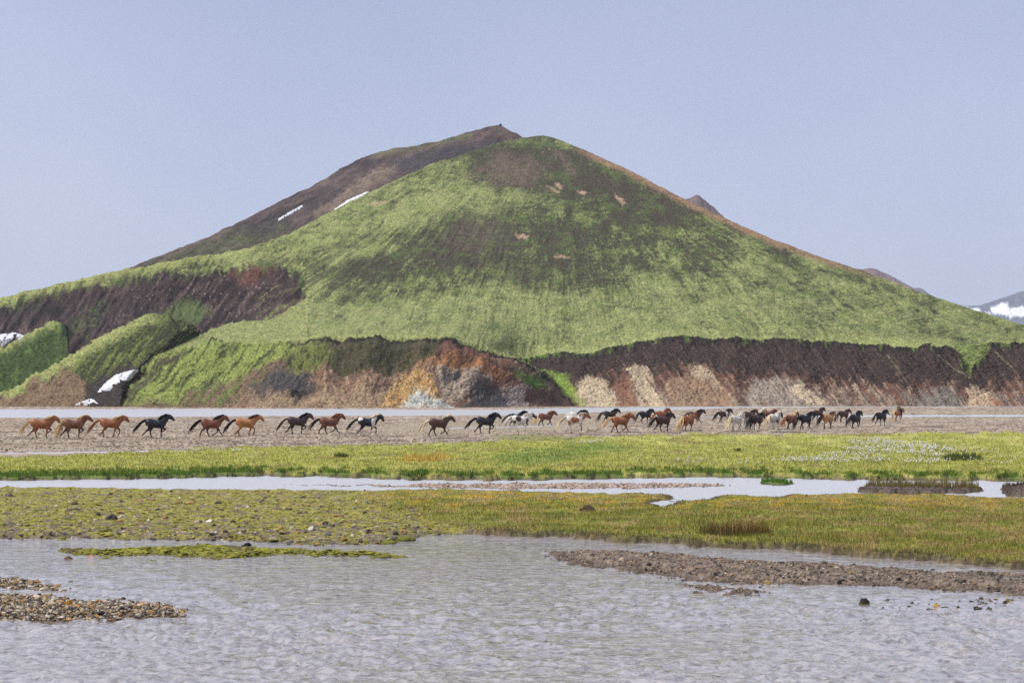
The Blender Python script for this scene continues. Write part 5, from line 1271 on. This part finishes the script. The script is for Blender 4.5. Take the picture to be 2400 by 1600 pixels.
HORSES = [
 ('chestnut horse with flaxen mane at the very left of the herd', 107, 1028, 75, 'chestnut', 'flax', 'lift', None, None, 33, 52, .55),
 ('flaxen-maned dark chestnut, second horse from the left, tail hanging', 183, 1028, 74, 'brownchest', 'flax', 'lift', None, None, 38, 42, .25),
 ('chestnut horse with flaxen mane and streaming tail, third from the left', 269, 1026, 76, 'chestnut', 'flax', 'pass', 'red', None, 32, 50, .8),
 ('black horse with raised head, fourth from the left', 375, 1026.6, 70, 'black', 'black', 'lift', None, None, 42, 42, .85),
 ('bay horse with black blown mane and tail, fifth from the left', 505, 1025, 71, 'bay', 'black', 'reach', None, None, 38, 46, .75),
 ('light golden bay horse with black tail, sixth from the left', 586, 1024, 68, 'light', 'brown', 'pass', 'black', None, 34, 46, .75),
 ('brown-black horse running just left of the reddish brown one', 705, 1019, 68, 'brownblack', 'black', 'lift2', 'brown', None, 40, 50, .8),
 ('reddish brown horse running left of the black and white pinto', 780, 1018.4, 70, 'brownchest', 'red', 'reach', 'brown', None, 42, 46, .85),
 ('black and white pinto with black head and white shoulder, ninth from the left', 870, 1021, 65, 'black', 'pale', 'pass2', 'black', 'belt_neck', 34, 62, .85),
 ('small liver chestnut with pale mane and tail running alone in a gap', 1037, 1023, 61, 'liver', 'pale', 'reach', None, None, 30, 46, .7),
 ('black horse just right of the lone liver chestnut, left of the white pintos', 1146, 1017, 64, 'black', 'black', 'lift2', None, None, 42, 46, .85),
 ('black horse half hidden behind the white and dark pinto', 1218, 999, 46, 'black', 'black', 'reach', None, None, 36, 46, .8),
 ('white pinto with one round dark flank patch and dark head', 1229, 1012, 64, 'brownblack', 'white', 'lift', 'white', 'white_patch', 30, 44, .6),
 ('reddish brown horse with flaxen tail behind the white pintos', 1285, 998, 45, 'brownchest', 'red', 'reach', 'flax', None, 34, 50, .3),
 ('white pinto with black neck almost hidden behind the chestnut pinto', 1358, 995, 48, 'black', 'black', 'walk', 'white', 'white_rear', 30, 50, .5),
 ('chestnut and white pinto with chestnut head and barrel patch', 1356, 1012, 60, 'chestnut', 'pale', 'walk', 'pale', 'red_white', 30, 46, .6),
 ('dark brown horse in the back row left of the bright chestnut', 1435, 991.6, 42, 'brownblack', 'black', 'walk', None, None, 34, 52, .5),
 ('bright chestnut horse stretching out in front of the back row', 1462, 1015, 57, 'chestnut', 'red', 'reach', 'flax', None, 34, 50, .95),
 ('black horse in the back row right of the bright chestnut', 1518, 993.8, 37, 'black', 'black', 'lift2', None, None, 34, 52, .6),
 ('chestnut horse behind the dark bay, only its front showing', 1557, 991.5, 36, 'chestnut', 'red', 'walk', None, None, 42, 48, .6),
 ('dark bay horse in the front row before the hidden chestnut', 1561, 1013, 48, 'darkbay', 'black', 'lift', None, None, 34, 46, .7),
 ('chestnut horse carrying its head low in the front row', 1618, 1012, 39, 'chestnut', 'red', 'pass', 'flax', None, 22, 58, .35),
 ('dark brown horse behind the low-headed chestnut', 1634, 993, 44, 'darkbay', 'brown', 'reach', None, None, 34, 50, .4),
 ('dark pinto with a single white belt in the back row', 1702, 991, 36, 'darkbay', 'black', 'walk', None, 'girth', 34, 52, .6),
 ('white horse with cream tail trotting in the front row', 1731, 1010.7, 38, 'white', 'white', 'reach', 'pale', None, 24, 54, .5),
 ('dark brown horse behind the white horse', 1761, 993, 38, 'liver', 'brown', 'walk', None, None, 30, 52, .4),
 ('cream horse mostly hidden in the back row of the bunch', 1783, 990, 36, 'cream', 'white', 'walk', None, None, 38, 50, .4),
 ('reddish brown horse in the back row right of the cream one', 1809, 992, 33, 'brownchest', 'red', 'walk', None, None, 32, 50, .4),
 ('black-brown horse right beside the white horse', 1778, 1008.5, 38, 'brownblack', 'black', 'pass', None, None, 26, 56, .3),
 ('white pinto with black head and cream tail in the bunch', 1820, 1007.5, 36, 'black', 'white', 'lift', 'pale', 'black_head', 30, 58, .4),
 ('brown horse with light chestnut mane left of the black one', 1859, 1007.5, 36, 'brownchest', 'flax', 'reach', 'red', None, 42, 50, .7),
 ('jet black horse in the middle of the right bunch', 1893, 1006.7, 41, 'black', 'black', 'reach', None, None, 38, 48, .5),
 ('dark brown horse holding its head highest in the far row', 1922, 987.5, 31, 'darkbay', 'brown', 'lift', None, None, 42, 48, .4),
 ('golden buckskin horse with black tail in the right bunch', 1945, 1006, 39, 'buckskin', 'brown', 'walk', 'black', None, 28, 52, .55),
 ('dark brown horse behind and between buckskin and black horse', 1982, 990.8, 34, 'darkbay', 'brown', 'walk', None, None, 28, 52, .4),
 ('black horse running right of the buckskin', 2009, 1004.8, 34, 'black', 'black', 'reach', None, None, 44, 48, .5),
 ('black horse directly behind the rider with tail held out', 2070, 998, 34, 'black', 'black', 'lift', None, None, 40, 50, .95),
 ('chestnut horse with flaxen tail carrying the rider at the far right', 2109, 987, 28, 'light', 'red', 'reach', 'flax', None, 32, 56, .45),
]
rider_horse = None
for i, (lab, px, py, lp, coat, mane, pose, tail, pinto, neck, head, ts) in enumerate(HORSES):
    o = horse(lab, px, py, lp, coat, mane, pose, tail, pinto, neck, head, ts, seed=i * 3 + 1, tack=(i == len(HORSES) - 1))
    if i == len(HORSES) - 1: rider_horse = o
for k in FIELD.values(): bpy.data.meshes.remove(k[0])

# the rider
def rider():
    root = bpy.data.objects.new('person', None); col.objects.link(root)
    root['label'] = 'rider in olive jacket and dark trousers on the rightmost chestnut horse'; root['category'] = 'person'
    root.location = rider_horse.location; root.rotation_euler = rider_horse.rotation_euler
    parts = []
    parts.append(ring_tube([(-.06, 0, 1.36), (-.05, 0, 1.46), (-.02, 0, 1.62), (.0, 0, 1.78), (.02, 0, 1.86), (.03, 0, 1.90)], [(.17, .13), (.165, .12), (.15, .105), (.19, .11), (.14, .085), (.06, .06)], 14))
    parts.append(ring_tube([(.03, 0, 1.88), (.045, 0, 1.97)], [(.052, .055), (.05, .055)], 10))
    parts.append(ring_tube([(.03, 0, 1.94), (.045, 0, 1.98), (.06, 0, 2.06), (.05, 0, 2.14), (.045, 0, 2.18)], [(.045, .055), (.068, .085), (.078, .10), (.07, .09), (.03, .04)], 12))
    parts.append(ring_tube([(.145, 0, 2.06), (.17, 0, 2.035), (.15, 0, 2.02)], [(.012, .012), (.016, .016), (.01, .01)], 6))
    for sx in (1, -1):
        parts.append(ring_tube([(-.02, .09 * sx, 1.40), (.14, .24 * sx, 1.30), (.30, .31 * sx, 1.14), (.24, .32 * sx, .95), (.15, .31 * sx, .76), (.14, .31 * sx, .70)], [(.10, .11), (.10, .11), (.075, .08), (.06, .07), (.045, .05), (.045, .05)], 10))
        parts.append(ring_tube([(.08, .31 * sx, .69), (.16, .31 * sx, .67), (.27, .315 * sx, .66)], [(.04, .045), (.042, .04), (.035, .025)], 8))
        parts.append(ring_tube([(.0, .17 * sx, 1.80), (.03, .24 * sx, 1.68), (.05, .26 * sx, 1.55), (.18, .20 * sx, 1.50), (.30, .10 * sx, 1.50)], [(.065, .065), (.058, .06), (.05, .05), (.042, .042), (.03, .034)], 10))
        parts.append(ring_tube([(.29, .105 * sx, 1.50), (.34, .08 * sx, 1.50), (.38, .065 * sx, 1.495)], [(.024, .034), (.022, .042), (.018, .038)], 8))
        for f_i, (dz, L) in enumerate(((.033, .055), (.012, .062), (-.010, .056), (-.030, .044))):
            p0 = (.375, .065 * sx, 1.495 + dz); parts.append(ring_tube([p0, (.375 + L * .7, .045 * sx, 1.49 + dz), (.375 + L * .6, .015 * sx, 1.485 + dz)], [(.010, .010), (.009, .009), (.008, .008)], 6))
        parts.append(ring_tube([(.33, .08 * sx, 1.525), (.36, .05 * sx, 1.55), (.385, .03 * sx, 1.545)], [(.012, .012), (.011, .011), (.009, .009)], 6))
    me = fuse(parts, .016, 3, 'body')
    co = np.zeros(len(me.vertices) * 3, np.float32); me.vertices.foreach_get('co', co); co = co.reshape(-1, 3)
    c = np.tile((0.115, 0.115, 0.068), (len(co), 1)); c = c * (1 + .2 * fbm(co[:, 0] * 9, co[:, 2] * 9, 950, 3))[:, None]
    z, x = co[:, 2], co[:, 0]
    c[(z < 1.44)] = (0.022, 0.02, 0.024); c[(z < .72)] = (0.016, 0.013, 0.012)
    c[(z > 1.91)] = (0.42, 0.26, 0.19); c[(x > .27) & (z > 1.44) & (z < 1.6)] = (0.42, 0.26, 0.19)
    set_col(me, c); link('body', me, mat_vcol('rider_cloth', .85, .2), root)
    v_, f_ = ring_tube([(.045, 0, 2.085), (.04, 0, 2.10), (.04, 0, 2.16), (.04, 0, 2.21), (.04, 0, 2.235)], [(.12, .14), (.10, .12), (.098, .118), (.07, .085), (.02, .02)], 14)
    me = bpy.data.meshes.new('helmet'); me.from_pydata([tuple(k) for k in v_], [], f_); me.update(); link('helmet', me, mat_plain('riding_helmet', (0.03, 0.028, 0.028), .5, .4, .2), root)
    v_, f_ = ring_tube([(-.03, 0, 2.09), (-.05, 0, 2.02), (-.055, 0, 1.93), (-.07, 0, 1.84)], [(.06, .04), (.065, .04), (.05, .035), (.02, .02)], 10)
    me = bpy.data.meshes.new('hair'); me.from_pydata([tuple(k) for k in v_], [], f_); me.update(); link('hair', me, mat_plain('rider_hair', (0.42, 0.31, 0.19), .7, .2, .3, 20), root)
    for sx in (1, -1):
        bm = bmesh.new(); bmesh.ops.create_icosphere(bm, subdivisions=1, radius=.013); me = bpy.data.meshes.new('eye'); bm.to_mesh(me); bm.free()
        o = link('eye', me, M_EYE, root); o.location = (.145, .032 * sx, 2.075)
rider()

# ------------------------------------------------------------------ haze over the whole valley
def haze():
    m = bpy.data.materials.new('valley_haze'); m.use_nodes = True; N, L = m.node_tree.nodes, m.node_tree.links
    N.clear(); o = N.new('ShaderNodeOutputMaterial'); v_ = N.new('ShaderNodeVolumePrincipled')
    v_.inputs['Color'].default_value = (0.80, 0.87, 1.0, 1); v_.inputs['Density'].default_value = HAZE_D; v_.inputs['Anisotropy'].default_value = 0.0
    L.new(v_.outputs[0], o.inputs['Volume'])
    bm = bmesh.new(); bmesh.ops.create_cube(bm, size=1); me = bpy.data.meshes.new('haze'); bm.to_mesh(me); bm.free()
    ob = link('haze', me, m, kind='stuff', label='thin bluish haze filling the valley')
    ob.scale = (30000, 15600, 620 + 1.6); ob.location = (0, 4700, (620 - 1.6) / 2)
HAZE_D = 5.5e-5
if HAZE_D > 0: haze()
